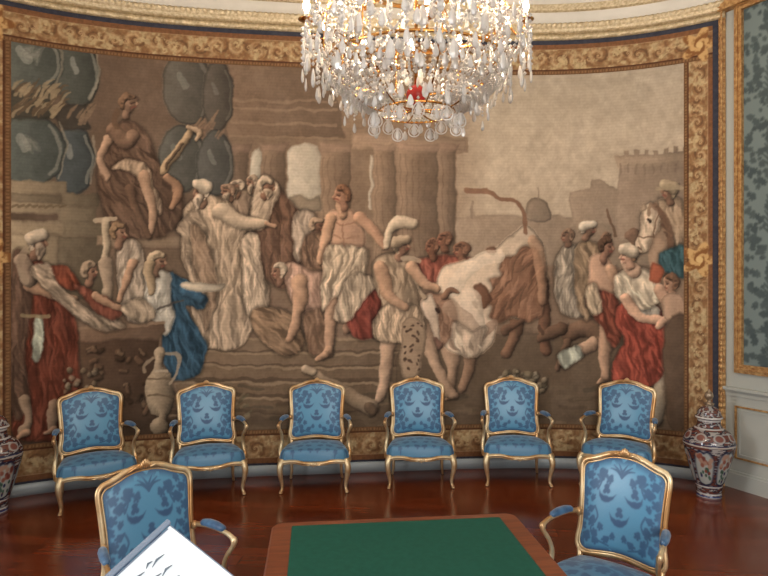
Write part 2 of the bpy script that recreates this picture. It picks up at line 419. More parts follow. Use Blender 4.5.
p.poly([(250, 205), (250, 157), (253, 149), (258, 147), (261, 152), (261, 205)], (176, 168, 150), 1, smooth=False)
p.poly([(287, 210), (287, 152), (291, 147), (304, 144), (316, 147), (320, 154), (320, 210)], (178, 168, 150), 1, smooth=False)
p.poly([(287, 210), (287, 200), (298, 195), (310, 199), (320, 196), (320, 212)], (140, 124, 104), 2)
p.poly([(369, 208), (369, 156), (372, 156), (372, 208)], (176, 164, 145), .8, smooth=False)
# inner hall on the left
p.poly([(5, 30), (160, 40), (228, 60), (228, 260), (5, 300)], (104, 84, 68), 2, smooth=False, light=-.1)
def bulge(x, y, rx, ry, c=(78, 86, 84), hl=1):
    p.poly([(x + rx * math.cos(a), y + ry * math.sin(a)) for a in np.linspace(0, 2 * PI, 14)[:-1]], c, 1.5, edge=.35, light=.35)
    p.line([(x + rx * .86 * math.cos(a), y + ry * .86 * math.sin(a)) for a in (-.9, -.3, .3, .9)], 1.5, (140, 140, 130), .55 * hl)
    p.limb([(x - rx * .3, y - ry * .35), (x - rx * .1, y - ry * .05)], [rx * .12, rx * .15], (150, 154, 146), .55 * hl, k=0)
bulge(78, 74, 22, 36, (72, 76, 70)); bulge(74, 160, 22, 34, (68, 76, 78)); bulge(30, 62, 34, 34, (84, 90, 84)); bulge(30, 150, 36, 36, (82, 90, 86))
p.poly([(8, 92), (56, 92), (50, 104), (58, 118), (8, 118)], (70, 66, 56), 2); p.poly([(62, 108), (90, 106), (86, 118), (90, 130), (60, 128)], (66, 60, 52), 2)
for q in ([(58, 40), (63, 62), (56, 84)], [(97, 50), (99, 76), (90, 100)], [(60, 122), (66, 150), (58, 178)], [(94, 136), (96, 160), (90, 184)]): p.line(q, 1.1, (146, 138, 120), .6)
for i in range(7): p.poly([(20 + random.random() * 26, 44 + random.random() * 24 + (90 if i % 2 else 0)) for _ in range(4)], (150, 152, 142), 1.5, alpha=.5)
for i in range(70):
    x = 12 + random.random() * 50; y = 88 + random.random() * 30
    p.line([(x, y), (x + 4, y - 5), (x + 9, y - 6 - random.random() * 6)], [1.6, 1.3, .6], (146, 128, 98) if i % 2 else (96, 78, 58), .85)
for i in range(14):
    x = 66 + random.random() * 26; y = 108 + random.random() * 18
    p.line([(x, y), (x + 3, y - 5), (x + 6, y - 8)], [1.4, 1.2, .5], (122, 100, 78), .8)
bulge(188, 88, 26, 38, (84, 80, 72), .5); bulge(182, 160, 24, 34, (82, 82, 76), .5); bulge(218, 96, 16, 36, (80, 74, 66), .4); bulge(216, 164, 18, 34, (78, 78, 74), .6)
for i in range(16):
    x = 196 + random.random() * 26; y = 118 + random.random() * 22
    p.line([(x, y), (x + 3, y - 6)], 1.2, (128, 102, 80), .7)
# pedestals
for (x0, x1, y0, y1, c0) in ((10, 66, 180, 193, 140), (10, 62, 193, 202, 118), (10, 70, 202, 214, 146), (62, 98, 192, 206, 108), (60, 96, 206, 222, 118), (10, 76, 221, 234, 150), (64, 116, 222, 236, 112), (10, 58, 234, 280, 158), (58, 110, 236, 300, 100)):
    p.poly([(x0, y0), (x1, y0 + 2), (x1, y1 + 2), (x0, y1)], (c0, c0 * .88, c0 * .7), 1, smooth=False, light=.25)
for k in range(8): p.line([(12 + 7 * k, 208), (17 + 7 * k, 206)], 1.4, (104, 86, 62), .7)
p.poly([(96, 236), (230, 238), (230, 248), (96, 246)], (134, 112, 90), 1, smooth=False)
p.poly([(104, 247), (228, 249), (228, 300), (104, 300)], (110, 90, 72), 1, smooth=False)
# steps
for k, (y, x0) in enumerate(((338, 192), (352, 188), (366, 184), (382, 178), (398, 170), (414, 150))):
    p.poly([(x0, y), (430 - 6 * k, y + 2), (430 - 6 * k, y + 16), (x0, y + 15)], (124 - 3 * k, 102 - 3 * k, 80 - 3 * k), 1, smooth=False)
    p.line([(x0, y), (430 - 6 * k, y + 2)], 1.3, (152, 128, 100), .8); p.line([(x0, y + 13), (430 - 6 * k, y + 14)], 1.8, (86, 68, 52), .7)
p.poly([(420, 340), (690, 345), (690, 440), (150, 440), (200, 415), (380, 405)], (98, 80, 62), 5, light=-.15)
for i in range(90):
    x = 200 + random.random() * 480; y = 385 + random.random() * 45; q = 8 + random.random() * 24
    p.line([(x, y), (x + q, y + 2 * random.random() - 1)], 1 + random.random() * 1.6, random.choice([(124, 102, 78), (82, 66, 50), (108, 90, 68), (74, 66, 52)]), .5)
p.poly([(10, 360), (60, 372), (120, 400), (190, 425), (190, 445), (5, 445)], (76, 58, 44), 4)
SK, SK2, HR = (176, 136, 106), (140, 104, 80), (92, 66, 48)
# --- seated dark statue, left
p.poly([(108, 142), (124, 122), (140, 128), (152, 146), (160, 168), (176, 182), (184, 200), (182, 222), (160, 236), (120, 236), (100, 200), (100, 160)], (98, 74, 58), 1.5, fold=.16, ang=60)
p.limb([(108, 140), (101, 160), (108, 178)], [5, 4, 3], (166, 132, 106)); p.limb([(112, 130), (126, 142), (134, 136)], [6, 8, 6], (122, 94, 74))
p.head(129, 104, 9, (150, 116, 92), (112, 84, 62), 1); p.line([(118, 112), (114, 122), (118, 128)], 3, (104, 78, 58))
p.poly([(112, 170), (128, 160), (146, 166), (154, 184), (162, 206), (158, 214), (146, 190), (130, 172)], (164, 138, 112), 1, fold=.3, ang=100, freq=.9)
p.limb([(144, 178), (152, 206), (150, 232)], [6, 5, 3], (168, 132, 104)); p.limb([(130, 190), (136, 214), (148, 236)], [6, 4, 3], (104, 78, 60))
p.limb([(164, 170), (182, 148), (192, 130)], [5, 4, 3], (158, 132, 100)); p.limb([(166, 168), (184, 144)], 1.4, (92, 74, 56)); p.limb([(188, 128), (200, 132), (196, 140)], [2, 3, 2], (166, 140, 112))
p.limb([(168, 178), (178, 192), (172, 208)], [4, 5, 3], (150, 112, 84))
# --- white robed bearded priest and companions
p.poly([(226, 198), (240, 190), (256, 200), (262, 226), (248, 240), (228, 230)], (140, 118, 98), 1.5, fold=.2)
for x, y, c in ((236, 188, (160, 140, 118)), (252, 184, (150, 128, 106)), (228, 192, (138, 110, 88))): p.head(x, y, 7, (146, 108, 84), c, -1, beard=(150, 130, 108))
p.poly([(256, 196), (268, 178), (280, 190), (296, 208), (314, 224), (318, 260), (300, 282), (282, 290), (262, 272), (256, 240), (250, 214)], (110, 80, 62), 1.2, fold=.3, ang=75)
p.poly([(252, 200), (262, 178), (272, 178), (280, 192), (272, 212), (262, 228), (252, 222)], (172, 150, 126), 1, fold=.25, ang=110)
p.head(267, 187, 8.5, (148, 106, 82), (170, 150, 126), 1, beard=(160, 138, 114)); p.poly([(296, 212), (316, 216), (312, 236), (298, 262), (292, 240)], (170, 150, 130), 1, fold=.3)
p.poly([(186, 208), (204, 196), (222, 200), (240, 214), (262, 222), (262, 230), (246, 234), (250, 270), (252, 320), (240, 346), (206, 348), (194, 330), (190, 280), (182, 250)], (172, 148, 122), 1.2, fold=.34, ang=88, freq=.8)
p.poly([(178, 226), (196, 210), (206, 224), (204, 250), (192, 262), (184, 240)], (158, 136, 112), 1, fold=.3, ang=50)
p.limb([(222, 212), (244, 224), (266, 224)], [8, 7, 3.5], (182, 160, 134)); p.limb([(266, 224), (274, 226)], 2.5, SK)
p.head(202, 192, 9.5, (150, 112, 88), (186, 168, 144), -1, beard=(170, 150, 128), cap=(190, 172, 148))
p.poly([(244, 240), (258, 236), (262, 270), (270, 300), (262, 318), (246, 312), (242, 280)], (176, 154, 130), 1, fold=.4, ang=80, freq=1)
p.poly([(190, 232), (200, 228), (214, 262), (216, 300), (206, 330), (198, 290)], (146, 120, 96), 1, fold=.3)
# youth with candlestick, left
p.limb([(106, 222), (106, 258)], [4.5, 3.5], (176, 156, 128)); p.line([(96, 220), (116, 220)], 2.4, (186, 166, 138)); p.limb([(106, 262), (108, 300)], [7, 5], (160, 138, 114))
p.poly([(118, 248), (132, 240), (142, 250), (146, 276), (150, 300), (146, 320), (126, 318), (118, 290)], (170, 152, 132), 1, fold=.3, ang=95)
p.head(120, 234, 9, (170, 128, 102), (132, 104, 76), 1); p.limb([(134, 262), (126, 282), (120, 300)], [5, 4, 3], SK)
# blue-draped figure kneeling
p.poly([(166, 276), (180, 278), (196, 288), (208, 300), (200, 308), (186, 306), (196, 326), (206, 346), (200, 372), (182, 380), (168, 372), (162, 340)], (44, 78, 104), 1, fold=.4, ang=70, freq=.7)
p.poly([(146, 272), (158, 268), (170, 276), (172, 296), (174, 320), (166, 336), (154, 322), (146, 300)], (188, 182, 168), 1, fold=.25, ang=90)
p.head(158, 262, 10, (164, 124, 98), (174, 152, 122), 1); p.limb([(150, 264), (150, 282), (152, 294)], [5, 5, 3], (166, 142, 110))
p.limb([(186, 292), (202, 300)], [5, 4], (50, 88, 118)); p.poly([(182, 284), (222, 284), (224, 289), (206, 293), (186, 291)], (182, 168, 146), .8, light=.3); p.line([(160, 310), (182, 300)], 1, (74, 66, 60))
# altar
p.poly([(74, 326), (164, 322), (166, 332), (156, 340), (80, 342)], (118, 92, 72), 1, smooth=False, light=.3); p.line([(74, 328), (164, 323)], 1.5, (150, 122, 96))
p.poly([(78, 341), (158, 339), (156, 420), (82, 424)], (88, 66, 50), 1.5, smooth=False, light=.3)
for i in range(38):
    x = 88 + random.random() * 62; y = 348 + random.random() * 60
    p.limb([(x, y), (x + random.uniform(-5, 5), y + random.uniform(-5, 5))], random.uniform(1.5, 3.5), random.choice([(116, 92, 70), (70, 52, 38), (104, 78, 58)]), .8)
# man in red with turban, far left
p.poly([(14, 268), (30, 256), (44, 264), (54, 284), (70, 310), (78, 340), (80, 400), (70, 436), (20, 438), (12, 400)], (118, 56, 38), 1.5, fold=.36, ang=84, freq=.42)
p.poly([(12, 262), (26, 256), (34, 276), (30, 310), (26, 360), (30, 400), (12, 410)], (102, 76, 60), 1.5, fold=.3, ang=80)
p.limb([(30, 284), (52, 294), (74, 300)], [7, 6, 4], SK); p.limb([(22, 262), (30, 276)], [8, 10], (158, 134, 112))
p.head(37, 243, 11, (148, 108, 84), (178, 160, 138), 1, beard=(150, 130, 110), cap=(184, 166, 142)); p.line([(24, 252), (20, 266), (26, 280)], 3.5, (160, 138, 114))
p.poly([(34, 318), (42, 320), (40, 356), (34, 358)], (168, 176, 158), 1, fold=.3); p.line([(48, 316), (22, 314)], 2, (150, 134, 96))
p.poly([(46, 268), (70, 268), (78, 284), (70, 290), (52, 282)], (148, 72, 48), 1, fold=.3)
p.poly([(30, 270), (48, 264), (60, 286), (86, 308), (116, 318), (124, 326), (112, 331), (84, 322), (60, 304), (46, 288)], (160, 140, 118), 1, fold=.45, ang=40, freq=.9)
p.poly([(72, 284), (88, 290), (112, 300), (122, 312), (112, 320), (92, 308)], (138, 76, 58), 1, fold=.3); p.head(90, 272, 9.5, (166, 122, 96), (150, 128, 104), 1); p.limb([(96, 296), (110, 304), (120, 308)], [4, 3.5, 3], SK)
p.poly([(120, 310), (136, 300), (150, 304), (158, 316), (140, 322)], (168, 148, 124), 1, fold=.4)
p.limb([(26, 400), (28, 420), (24, 432)], [6, 4, 5], (150, 124, 100)); p.limb([(54, 404), (52, 428)], [6, 4], (150, 120, 96))
# ewer before the altar
p.limb([(160, 352), (158, 366), (160, 384), (160, 402), (162, 416), (160, 426)], [7, 4.5, 14, 13, 4, 9], (156, 136, 110)); p.line([(168, 352), (178, 354), (178, 368), (172, 382)], 1.8, (166, 146, 120)); p.line([(152, 356), (144, 364), (144, 370)], 1.6, (160, 140, 114))
p.line([(148, 378), (172, 378)], 1, (104, 86, 66)); p.line([(148, 396), (174, 396)], 1, (104, 86, 66)); p.line([(154, 370), (166, 370)], 1.2, (186, 168, 142))
# stooping figure with a great bowl
p.poly([(254, 310), (276, 308), (296, 320), (304, 344), (290, 356), (268, 346), (252, 326)], (136, 108, 82), 1, light=.35, fold=.3, ang=35, freq=.5)
p.poly([(286, 264), (306, 266), (324, 276), (330, 302), (318, 318), (304, 312), (290, 296)], (176, 138, 116), 1, fold=.25); p.limb([(300, 282), (300, 310), (290, 338)], [8, 6, 4], SK); p.head(279, 272, 8.5, (150, 108, 84), (170, 150, 126), -1)
p.poly([(304, 316), (322, 308), (336, 326), (330, 350), (310, 352)], (128, 98, 76), 1, fold=.3)
# dark attendants behind
p.head(318, 228, 8, (132, 94, 72), (150, 124, 100), 1); p.poly([(306, 236), (326, 236), (332, 262), (312, 272), (300, 258)], (122, 94, 74), 1.5, fold=.25)
# standing bare man with wrap
p.limb([(332, 268), (334, 300), (330, 330), (328, 352)], [11, 9, 6, 4], (172, 134, 106)); p.limb([(352, 270), (352, 306), (348, 330)], [9, 7, 5], (150, 114, 90)); p.limb([(328, 350), (322, 356)], [4, 3], SK)
p.poly([(328, 214), (346, 208), (358, 216), (364, 234), (360, 250), (336, 250), (326, 232)], (182, 140, 112), 1, light=.35); p.limb([(360, 218), (374, 232), (384, 246)], [6, 5, 3], (172, 130, 102)); p.limb([(330, 220), (326, 240), (320, 262)], [6, 5, 3.5], SK)
p.poly([(326, 248), (346, 244), (366, 250), (366, 268), (352, 300), (334, 296), (322, 310), (322, 280)], (180, 158, 132), 1, fold=.4, ang=100, freq=.7); p.limb([(340, 206), (342, 214)], 5, SK); p.head(341, 196, 9, (164, 118, 92), (122, 84, 60), -1)
p.line([(336, 224), (344, 226), (356, 222)], .9, (134, 96, 74), .6)
for q0, q1 in (((344, 224), (345, 246)), ((334, 236), (342, 238)), ((348, 238), (358, 236))): p.line([q0, q1], .8, (138, 100, 78), .6)
for x, y in ((322, 356), (380, 400), (452, 396), (25, 434), (52, 430), (604, 380), (656, 424)): p.limb([(x + 2, y - 2), (x - 5, y + 2)], [3.4, 2.2], SK)
# reds in the middle
p.poly([(340, 296), (352, 284), (372, 288), (384, 300), (384, 330), (360, 340), (346, 322)], (126, 56, 44), 1, fold=.35); p.poly([(346, 282), (362, 274), (376, 282), (364, 300), (352, 320), (334, 318)], (166, 146, 122), 1, fold=.45, freq=1.1)
# herdsmen behind the beast
p.poly([(412, 262), (440, 256), (470, 258), (452, 276), (430, 282), (414, 276)], (140, 74, 58), 1.5, fold=.25)
for x, y in ((432, 248), (444, 240), (460, 250)): p.head(x, y, 8, (132, 88, 66), (116, 80, 60), -1)
# the pale cow and its legs, tail
cow = (198, 174, 148); brn = (118, 80, 58)
p.limb([(528, 262), (538, 290), (544, 320), (546, 352)], [15, 11, 6, 5], (110, 76, 56)); p.limb([(512, 300), (516, 330), (506, 352)], [11, 6, 5], (120, 86, 64))
p.limb([(466, 340), (470, 366), (462, 388)], [10, 6, 5], (138, 106, 82)); p.limb([(448, 340), (452, 366), (448, 392)], [10, 6, 5], (160, 128, 102))
p.poly([(434, 292), (442, 270), (462, 260), (488, 252), (504, 240), (524, 226), (538, 236), (544, 262), (544, 300), (530, 320), (500, 318), (492, 344), (470, 356), (448, 350), (438, 328)], cow, 1.3, light=.25, edge=.35)
p.poly([(498, 268), (504, 258), (516, 256), (522, 246), (534, 248), (542, 262), (545, 290), (540, 314), (526, 322), (512, 316), (500, 322), (490, 316), (492, 306), (484, 300), (492, 290), (490, 280), (500, 276)], (132, 92, 68), 1.2, light=.2, fold=.12, ang=120)
p.poly([(474, 288), (480, 283), (486, 288), (492, 300), (484, 308), (478, 300)], brn, 1); p.poly([(472, 300), (478, 302), (476, 308)], brn, 1); p.poly([(486, 250), (494, 247), (496, 253), (490, 256)], (126, 88, 66), 1)
p.limb([(532, 240), (540, 262), (543, 300)], [5, 6, 4], (164, 122, 92), .7)
p.limb([(498, 254), (470, 266), (452, 290)], [5, 8, 7], (216, 196, 172), .55, k=.1); p.limb([(456, 344), (478, 338), (494, 322)], [6, 6, 4], (150, 118, 96), .7, k=.1)
p.limb([(506, 330), (520, 322)], [5, 3], (104, 74, 56), .8)
p.limb([(470, 300), (476, 330)], [12, 10], (206, 184, 160), .8, k=.2); p.line([(468, 268), (500, 256)], 5, (214, 194, 170), .5)
p.line([(526, 232), (524, 214), (516, 202), (502, 198), (486, 192), (466, 190)], [3, 2, 2, 2, 2.5, 3.2], (124, 88, 66), .95)
p.poly([(420, 302), (430, 292), (446, 296), (456, 312), (452, 336), (444, 346), (434, 346), (430, 330), (420, 318)], (150, 112, 88), 1.2, light=.2, fold=.15, ang=70)
p.poly([(420, 302), (430, 294), (436, 306), (440, 330), (440, 344), (432, 342), (424, 322)], (198, 174, 150), 1, light=.2); p.limb([(434, 342), (440, 346)], [5, 4], (128, 92, 76))
p.limb([(424, 298), (418, 290), (420, 282), (426, 280)], [2.4, 2, 1.6, 1], (170, 146, 118)); p.limb([(442, 296), (450, 290), (456, 292)], [3, 3.4, 1.4], (128, 92, 70)); p.limb([(436, 308), (438, 311)], 1.5, (60, 42, 34))
p.limb([(448, 306), (462, 318), (474, 330)], [7, 7, 6], (170, 140, 116), .6, k=.2)
p.poly([(452, 322), (470, 330), (486, 330), (476, 356), (458, 352)], (186, 162, 138), 1.5, fold=.2)
# attendant in tunic holding the animal
p.limb([(388, 330), (386, 358), (384, 384), (380, 398)], [9, 7, 5, 4], (178, 144, 116)); p.limb([(418, 322), (430, 348), (440, 376), (452, 394)], [9, 7, 5, 4], (178, 144, 116))
p.poly([(374, 262), (390, 254), (408, 258), (420, 274), (416, 300), (424, 318), (420, 336), (400, 340), (376, 340), (372, 326), (382, 304), (374, 284)], (158, 134, 108), 1, fold=.3, ang=85)
p.poly([(382, 308), (414, 306), (424, 334), (406, 342), (374, 338)], (174, 148, 120), 1, fold=.45, ang=90, freq=1.1)
p.poly([(404, 318), (418, 318), (426, 340), (418, 372), (402, 376), (400, 344)], (156, 130, 104), 1)
for i in range(34): p.line([(404 + random.random() * 17, 322 + random.random() * 48)] * 2, 1.3, (76, 56, 44), .85)
p.limb([(410, 268), (424, 284), (436, 288)], [6, 5, 3.5], SK); p.limb([(380, 268), (388, 294), (404, 306)], [7, 6, 4], SK)
p.head(402, 246, 9, (158, 116, 92), (164, 142, 116), 1, cap=(158, 136, 110))
p.limb([(386, 246), (388, 230), (398, 222), (414, 224)], [3, 5, 6, 4], (182, 162, 136)); p.line([(404, 258), (418, 262)], 2.5, (170, 150, 124))
# dog
p.limb([(568, 334), (586, 328), (602, 336)], [8, 9, 9], (112, 84, 64)); p.limb([(560, 328), (548, 334), (540, 338)], [7, 6, 4], (100, 74, 56)); p.limb([(566, 342), (562, 358), (556, 368)], [4, 3, 2.5], (104, 78, 60)); p.limb([(600, 340), (606, 356)], [5, 3], (104, 78, 60)); p.line([(540, 326), (544, 332)], 2, (80, 58, 44))
# right hand crowd
p.poly([(556, 262), (568, 244), (580, 252), (584, 290), (582, 316), (562, 312), (554, 290)], (150, 136, 118), 1, fold=.4, ang=95, freq=.9); p.poly([(576, 250), (594, 244), (604, 262), (600, 300), (586, 320), (576, 300)], (134, 110, 84), 1, fold=.35)
p.head(567, 236, 7, (128, 94, 74), (118, 92, 72), -1); p.head(588, 230, 7.5, (140, 104, 82), (176, 160, 138), 1, cap=(180, 166, 146)); p.head(606, 240, 6.5, (130, 96, 76), (116, 88, 68), 1)
p.line([(607, 210), (616, 236)], 1.6, (96, 70, 52)); p.limb([(632, 236), (640, 248)], [8, 6], (112, 84, 66), .9)
# horse and rider
p.poly([(656, 206), (668, 198), (684, 204), (690, 240), (690, 262), (664, 252)], (152, 128, 102), 1.2, fold=.3); p.head(668, 192, 8.5, (132, 98, 76), (140, 122, 94), -1, cap=(148, 130, 102)); p.line([(658, 190), (682, 188)], 2.2, (150, 132, 104))
p.limb([(664, 262), (660, 232), (650, 212)], [16, 12, 8], (148, 120, 96)); p.poly([(645, 207), (650, 203), (657, 208), (661, 220), (659, 232), (652, 240), (648, 250), (641, 253), (636, 248), (637, 238), (640, 226), (642, 214)], (184, 160, 134), 1, light=.3, fold=.08, ang=80)
p.poly([(641, 211), (643, 202), (648, 208)], (168, 142, 116), .8); p.poly([(653, 207), (657, 200), (659, 210)], (150, 124, 100), .8)
p.limb([(648, 219), (650, 221)], 1.5, (56, 40, 32)); p.line([(639, 247), (642, 249)], 1.1, (84, 60, 48)); p.line([(638, 236), (654, 238)], .8, (96, 70, 52)); p.line([(654, 238), (658, 214)], .8, (96, 70, 52)); p.line([(650, 204), (649, 214)], 1.6, (124, 96, 74))
for k in range(12): p.line([(657 + k * 1.2, 208 + 3.4 * k), (663 + k * 1.3, 214 + 3.6 * k)], 1.2, random.choice([(110, 80, 60), (88, 62, 46), (134, 104, 80)]), .8)
p.line([(654, 206), (668, 224), (672, 248)], 3, (112, 82, 62), .7); p.poly([(660, 256), (676, 246), (690, 250), (690, 276), (664, 272)], (50, 84, 92), 1.2, fold=.3)
# half bare man, woman in red skirt, child
p.limb([(608, 320), (606, 346), (604, 376)], [10, 7, 5], (170, 132, 104)); p.limb([(592, 344), (574, 354), (562, 362)], [7, 5, 4], (172, 136, 108)); p.poly([(558, 356), (576, 346), (582, 356), (566, 368)], (164, 168, 150), 1, fold=.4)
p.poly([(588, 262), (600, 254), (614, 262), (618, 292), (606, 306), (590, 294)], (180, 140, 112), 1, light=.3)
p.poly([(586, 300), (600, 290), (618, 300), (622, 330), (614, 350), (604, 330), (592, 318)], (130, 64, 46), 1, fold=.4, ang=70); p.poly([(586, 292), (596, 284), (602, 310), (590, 316)], (170, 148, 120), 1, fold=.4)
p.head(606, 248, 9, (156, 112, 88), (84, 60, 44), 1); p.limb([(612, 268), (620, 286), (632, 292)], [6, 5, 4], SK)
p.limb([(664, 352), (664, 384), (656, 420)], [10, 8, 6], (160, 144, 122))
p.poly([(622, 304), (648, 300), (664, 318), (666, 352), (660, 380), (640, 392), (616, 392), (612, 370), (624, 340), (616, 320)], (148, 62, 46), 1, fold=.42, ang=75, freq=.42)
p.poly([(628, 300), (648, 300), (660, 314), (646, 320), (634, 316)], (150, 142, 128), 1, fold=.3)
p.poly([(614, 276), (628, 270), (646, 270), (660, 282), (660, 302), (642, 308), (628, 302), (616, 296)], (196, 178, 152), 1, fold=.3, ang=60); p.poly([(652, 264), (664, 270), (660, 284), (650, 280)], (164, 82, 54), 1)
p.limb([(626, 262), (634, 272)], [5, 7], (206, 166, 136)); p.head(628, 256, 9, (196, 150, 122), (126, 96, 70), -1, cap=(186, 168, 144)); p.limb([(626, 298), (640, 316), (664, 320)], [6, 5, 3.5], (196, 152, 122)); p.limb([(660, 290), (672, 310), (660, 324)], [6, 5, 4], (186, 144, 116))
p.head(672, 284, 8.5, (170, 126, 98), (104, 74, 54), -1); p.poly([(664, 296), (682, 294), (690, 320), (676, 330), (664, 316)], (170, 136, 110), 1)
p.poly([(664, 330), (690, 320), (690, 420), (668, 424)], (92, 72, 56), 2)
# log and flowers on the ground
p.limb([(308, 370), (330, 382), (352, 396), (370, 406)], [4, 5, 7, 9], (150, 126, 100)); p.limb([(306, 368), (312, 372)], 4, (178, 154, 126)); p.limb([(370, 407), (373, 410)], [6, 5], (96, 76, 58))
for i in range(60):
    x = 500 + random.random() * 44; y = 372 + random.random() * 26; q = random.random()
    p.limb([(x, y)] * 2, 1.6 + 2.6 * q, random.choice([(160, 146, 122), (140, 124, 100), (108, 96, 74)]), .75)
for i in range(30):
    x = 66 + random.random() * 30; y = 368 + random.random() * 34
    p.limb([(x, y)] * 2, 1.5 + 2 * random.random(), random.choice([(150, 134, 110), (96, 88, 66), (122, 104, 80)]), .7)
for i in range(40):
    x = 190 + random.random() * 60; y = 396 + random.random() * 24
    p.line([(x, y), (x + 4, y - 3)], 1.2, random.choice([(110, 104, 78), (140, 124, 96), (92, 84, 62)]), .55)
# painterly brush texture, thread ribs
p.c *= (1 + .16 * (fbm(X * .16, Y * .16, 4) - .5) + .09 * (fbm(X * .7, Y * .5, 2) - .5))[..., None]
g_ = p.c.mean(-1, keepdims=True); p.c = g_ + (p.c - g_) * .74; p.c *= np.array((1.02, .99, .95))
p.c = p.c + (fbm(X * .05 + 5, Y * .05, 4)[..., None] - .5) * 13
p.c *= 1.05
p.c[::1, ::4] *= .97
o = grid_mesh('pictorial_field', on_wall(S, Z, .02), M_weave, None, p.c); child_fix(o, tap)

# woven border: scroll leaves on a brown ground, same thickness as the field
def border_col(T, W, seed=0, per=.36):
    """T metres along, W 0 (outer) .. 1 (inner)."""
    base = np.ones(T.shape + (3,)) * np.array((146, 100, 58.))
    k = np.floor(T / per); tt = (T / per - k - .5) * per; hw = .27
    w = (W - .48) * hw; flip = np.where(k % 2 == 0, 1, -1)
    def put(a, c):
        nonlocal base; base = base * (1 - a[..., None]) + np.array(c, float) * a[..., None]
    n = fbm(T * 22 + seed, W * 7 + seed, 4)
    put(np.clip((n - .36) * 6, 0, 1) * (np.abs(W - .48) < .34), (164, 124, 78))
    for cx, s_, R in ((-.09, 1, .10), (.09, -1, .10), (0, 1, .055)):
        dx = tt - cx; dy = w * flip * s_ + .012
        r = np.hypot(dx, dy * 1.15) + 1e-4; th = np.arctan2(dy, dx)
        sp = np.cos(th - 3.2 * np.log(r / .03) * s_)
        leaf = np.clip(sp * 2 - .2 + .9 * np.cos(th * 7 + r * 90) * .35, 0, 1) * np.clip((R - r) / .02, 0, 1)
        put(leaf, (176, 134, 86)); put(np.clip(sp * 5 - 4, 0, 1) * np.clip((R - r) / .02, 0, 1), (192, 152, 102))
        put(np.clip(-sp * 3 - 2, 0, 1) * np.clip((R - r) / .02, 0, 1), (122, 82, 48))
    put(np.clip((n - .56) * 9, 0, 1) * (np.abs(W - .48) < .36), (192, 160, 108))
    put(((W < .15)) * 1., (134, 84, 48)); put((np.abs(W - .16) < .018) * 1., (172, 132, 88)); put((np.abs(W - .84) < .025) * 1., (92, 50, 28))
    put((W > .87) * 1., (118, 78, 44)); put((np.abs(W - .93) < .03) * (np.sin(T * 2 * PI / .028) > -.2) * 1., (140, 98, 58))
    base *= (1 + .30 * (fbm(T * 60, W * 16, 3) - .5))[..., None]
    g_ = base.mean(-1, keepdims=True); base = (g_ + (base - g_) * .78) * .96
    return base
def corner_leaf(c, dx, dy):
    r = np.hypot(dx, dy) + 1e-4; th = np.arctan2(dy, dx); wob = fbm(dx * 30 + 9, dy * 30, 3)
    a = np.clip((.135 + .04 * np.cos(th * 5) - r) / .02, 0, 1)
    f = np.clip(.5 + .8 * np.sin(th * 2 + 5 * np.log(r / .02) + 4 * wob), 0, 1)
    col = np.array((128, 86, 50.)) * (1 - f[..., None]) + np.array((194, 156, 104.)) * f[..., None]
    q = np.clip((.035 - r) / .01, 0, 1)[..., None]; col = col * (1 - q) + q * np.array((206, 172, 118.))
    return c * (1 - a[..., None]) + col * a[..., None]
s0_, s1_ = .03, float(s_at(713)); zt, zl = TT - .01, .12
bw = MB()
def border_piece(sA, sB, zA, zB, nu, nv, fn, corners):
    S, Z = np.meshgrid(np.linspace(sA, sB, nu), np.linspace(zA, zB, nv), indexing='ij')
    c = fn(S, Z)
    for (cs, cz) in corners: c = corner_leaf(c, S - cs, Z - cz)
    return on_wall(S, Z, .022), c
cr = [(sb + .13, zt - .15), (sa - .13, zt - .15), (sb + .13, zl + .15), (sa - .13, zl + .15), (sb + .13, 2.0), (sa - .13, 2.0)]
pieces = [border_piece(s0_, s1_, zb, zt, 1100, 44, lambda S, Z: border_col(S, (zt - Z) / (zt - zb), 1), cr),
          border_piece(s0_, s1_, zl, za, 1100, 44, lambda S, Z: border_col(S, (Z - zl) / (za - zl), 5, .42), cr),
          border_piece(sb, s1_, za, zb, 44, 560, lambda S, Z: border_col(Z, (s1_ - S) / (s1_ - sb), 9, .3), cr),
          border_piece(s0_, sa, za, zb, 44, 560, lambda S, Z: border_col(Z, (S - s0_) / (sa - s0_), 13, .3), cr)]
objs = [grid_mesh('woven_border', v_, M_weave, None, c_) for v_, c_ in pieces]
bm = bmesh.new()
lay = None
for q in objs: bm.from_mesh(q.data)
bm.to_mesh(objs[0].data); bm.free()
for q in objs[1:]:
    d_ = q.data; bpy.data.objects.remove(q); bpy.data.meshes.remove(d_)
child_fix(objs[0], tap)
sel = MB()
def strip(mb, sA, sB, zA, zB, off=.012, n=140):
    S_ = np.linspace(sA, sB, n); V = np.concatenate([on_wall(S_, np.full(n, zA), off), on_wall(S_, np.full(n, zB), off)])
    mb.add(V, [(i, i + 1, n + i + 1, n + i) for i in range(n - 1)])
strip(sel, 0, s1_, .095, .135); strip(sel, 0, s1_, TT - .02, TT + .045); strip(sel, s1_ - .01, float(s_at(719.5)), .095, TT + .045, n=8)
o = sel.build('navy_edging', M_navy); child_fix(o, tap); o['label'] = 'plain navy edging'

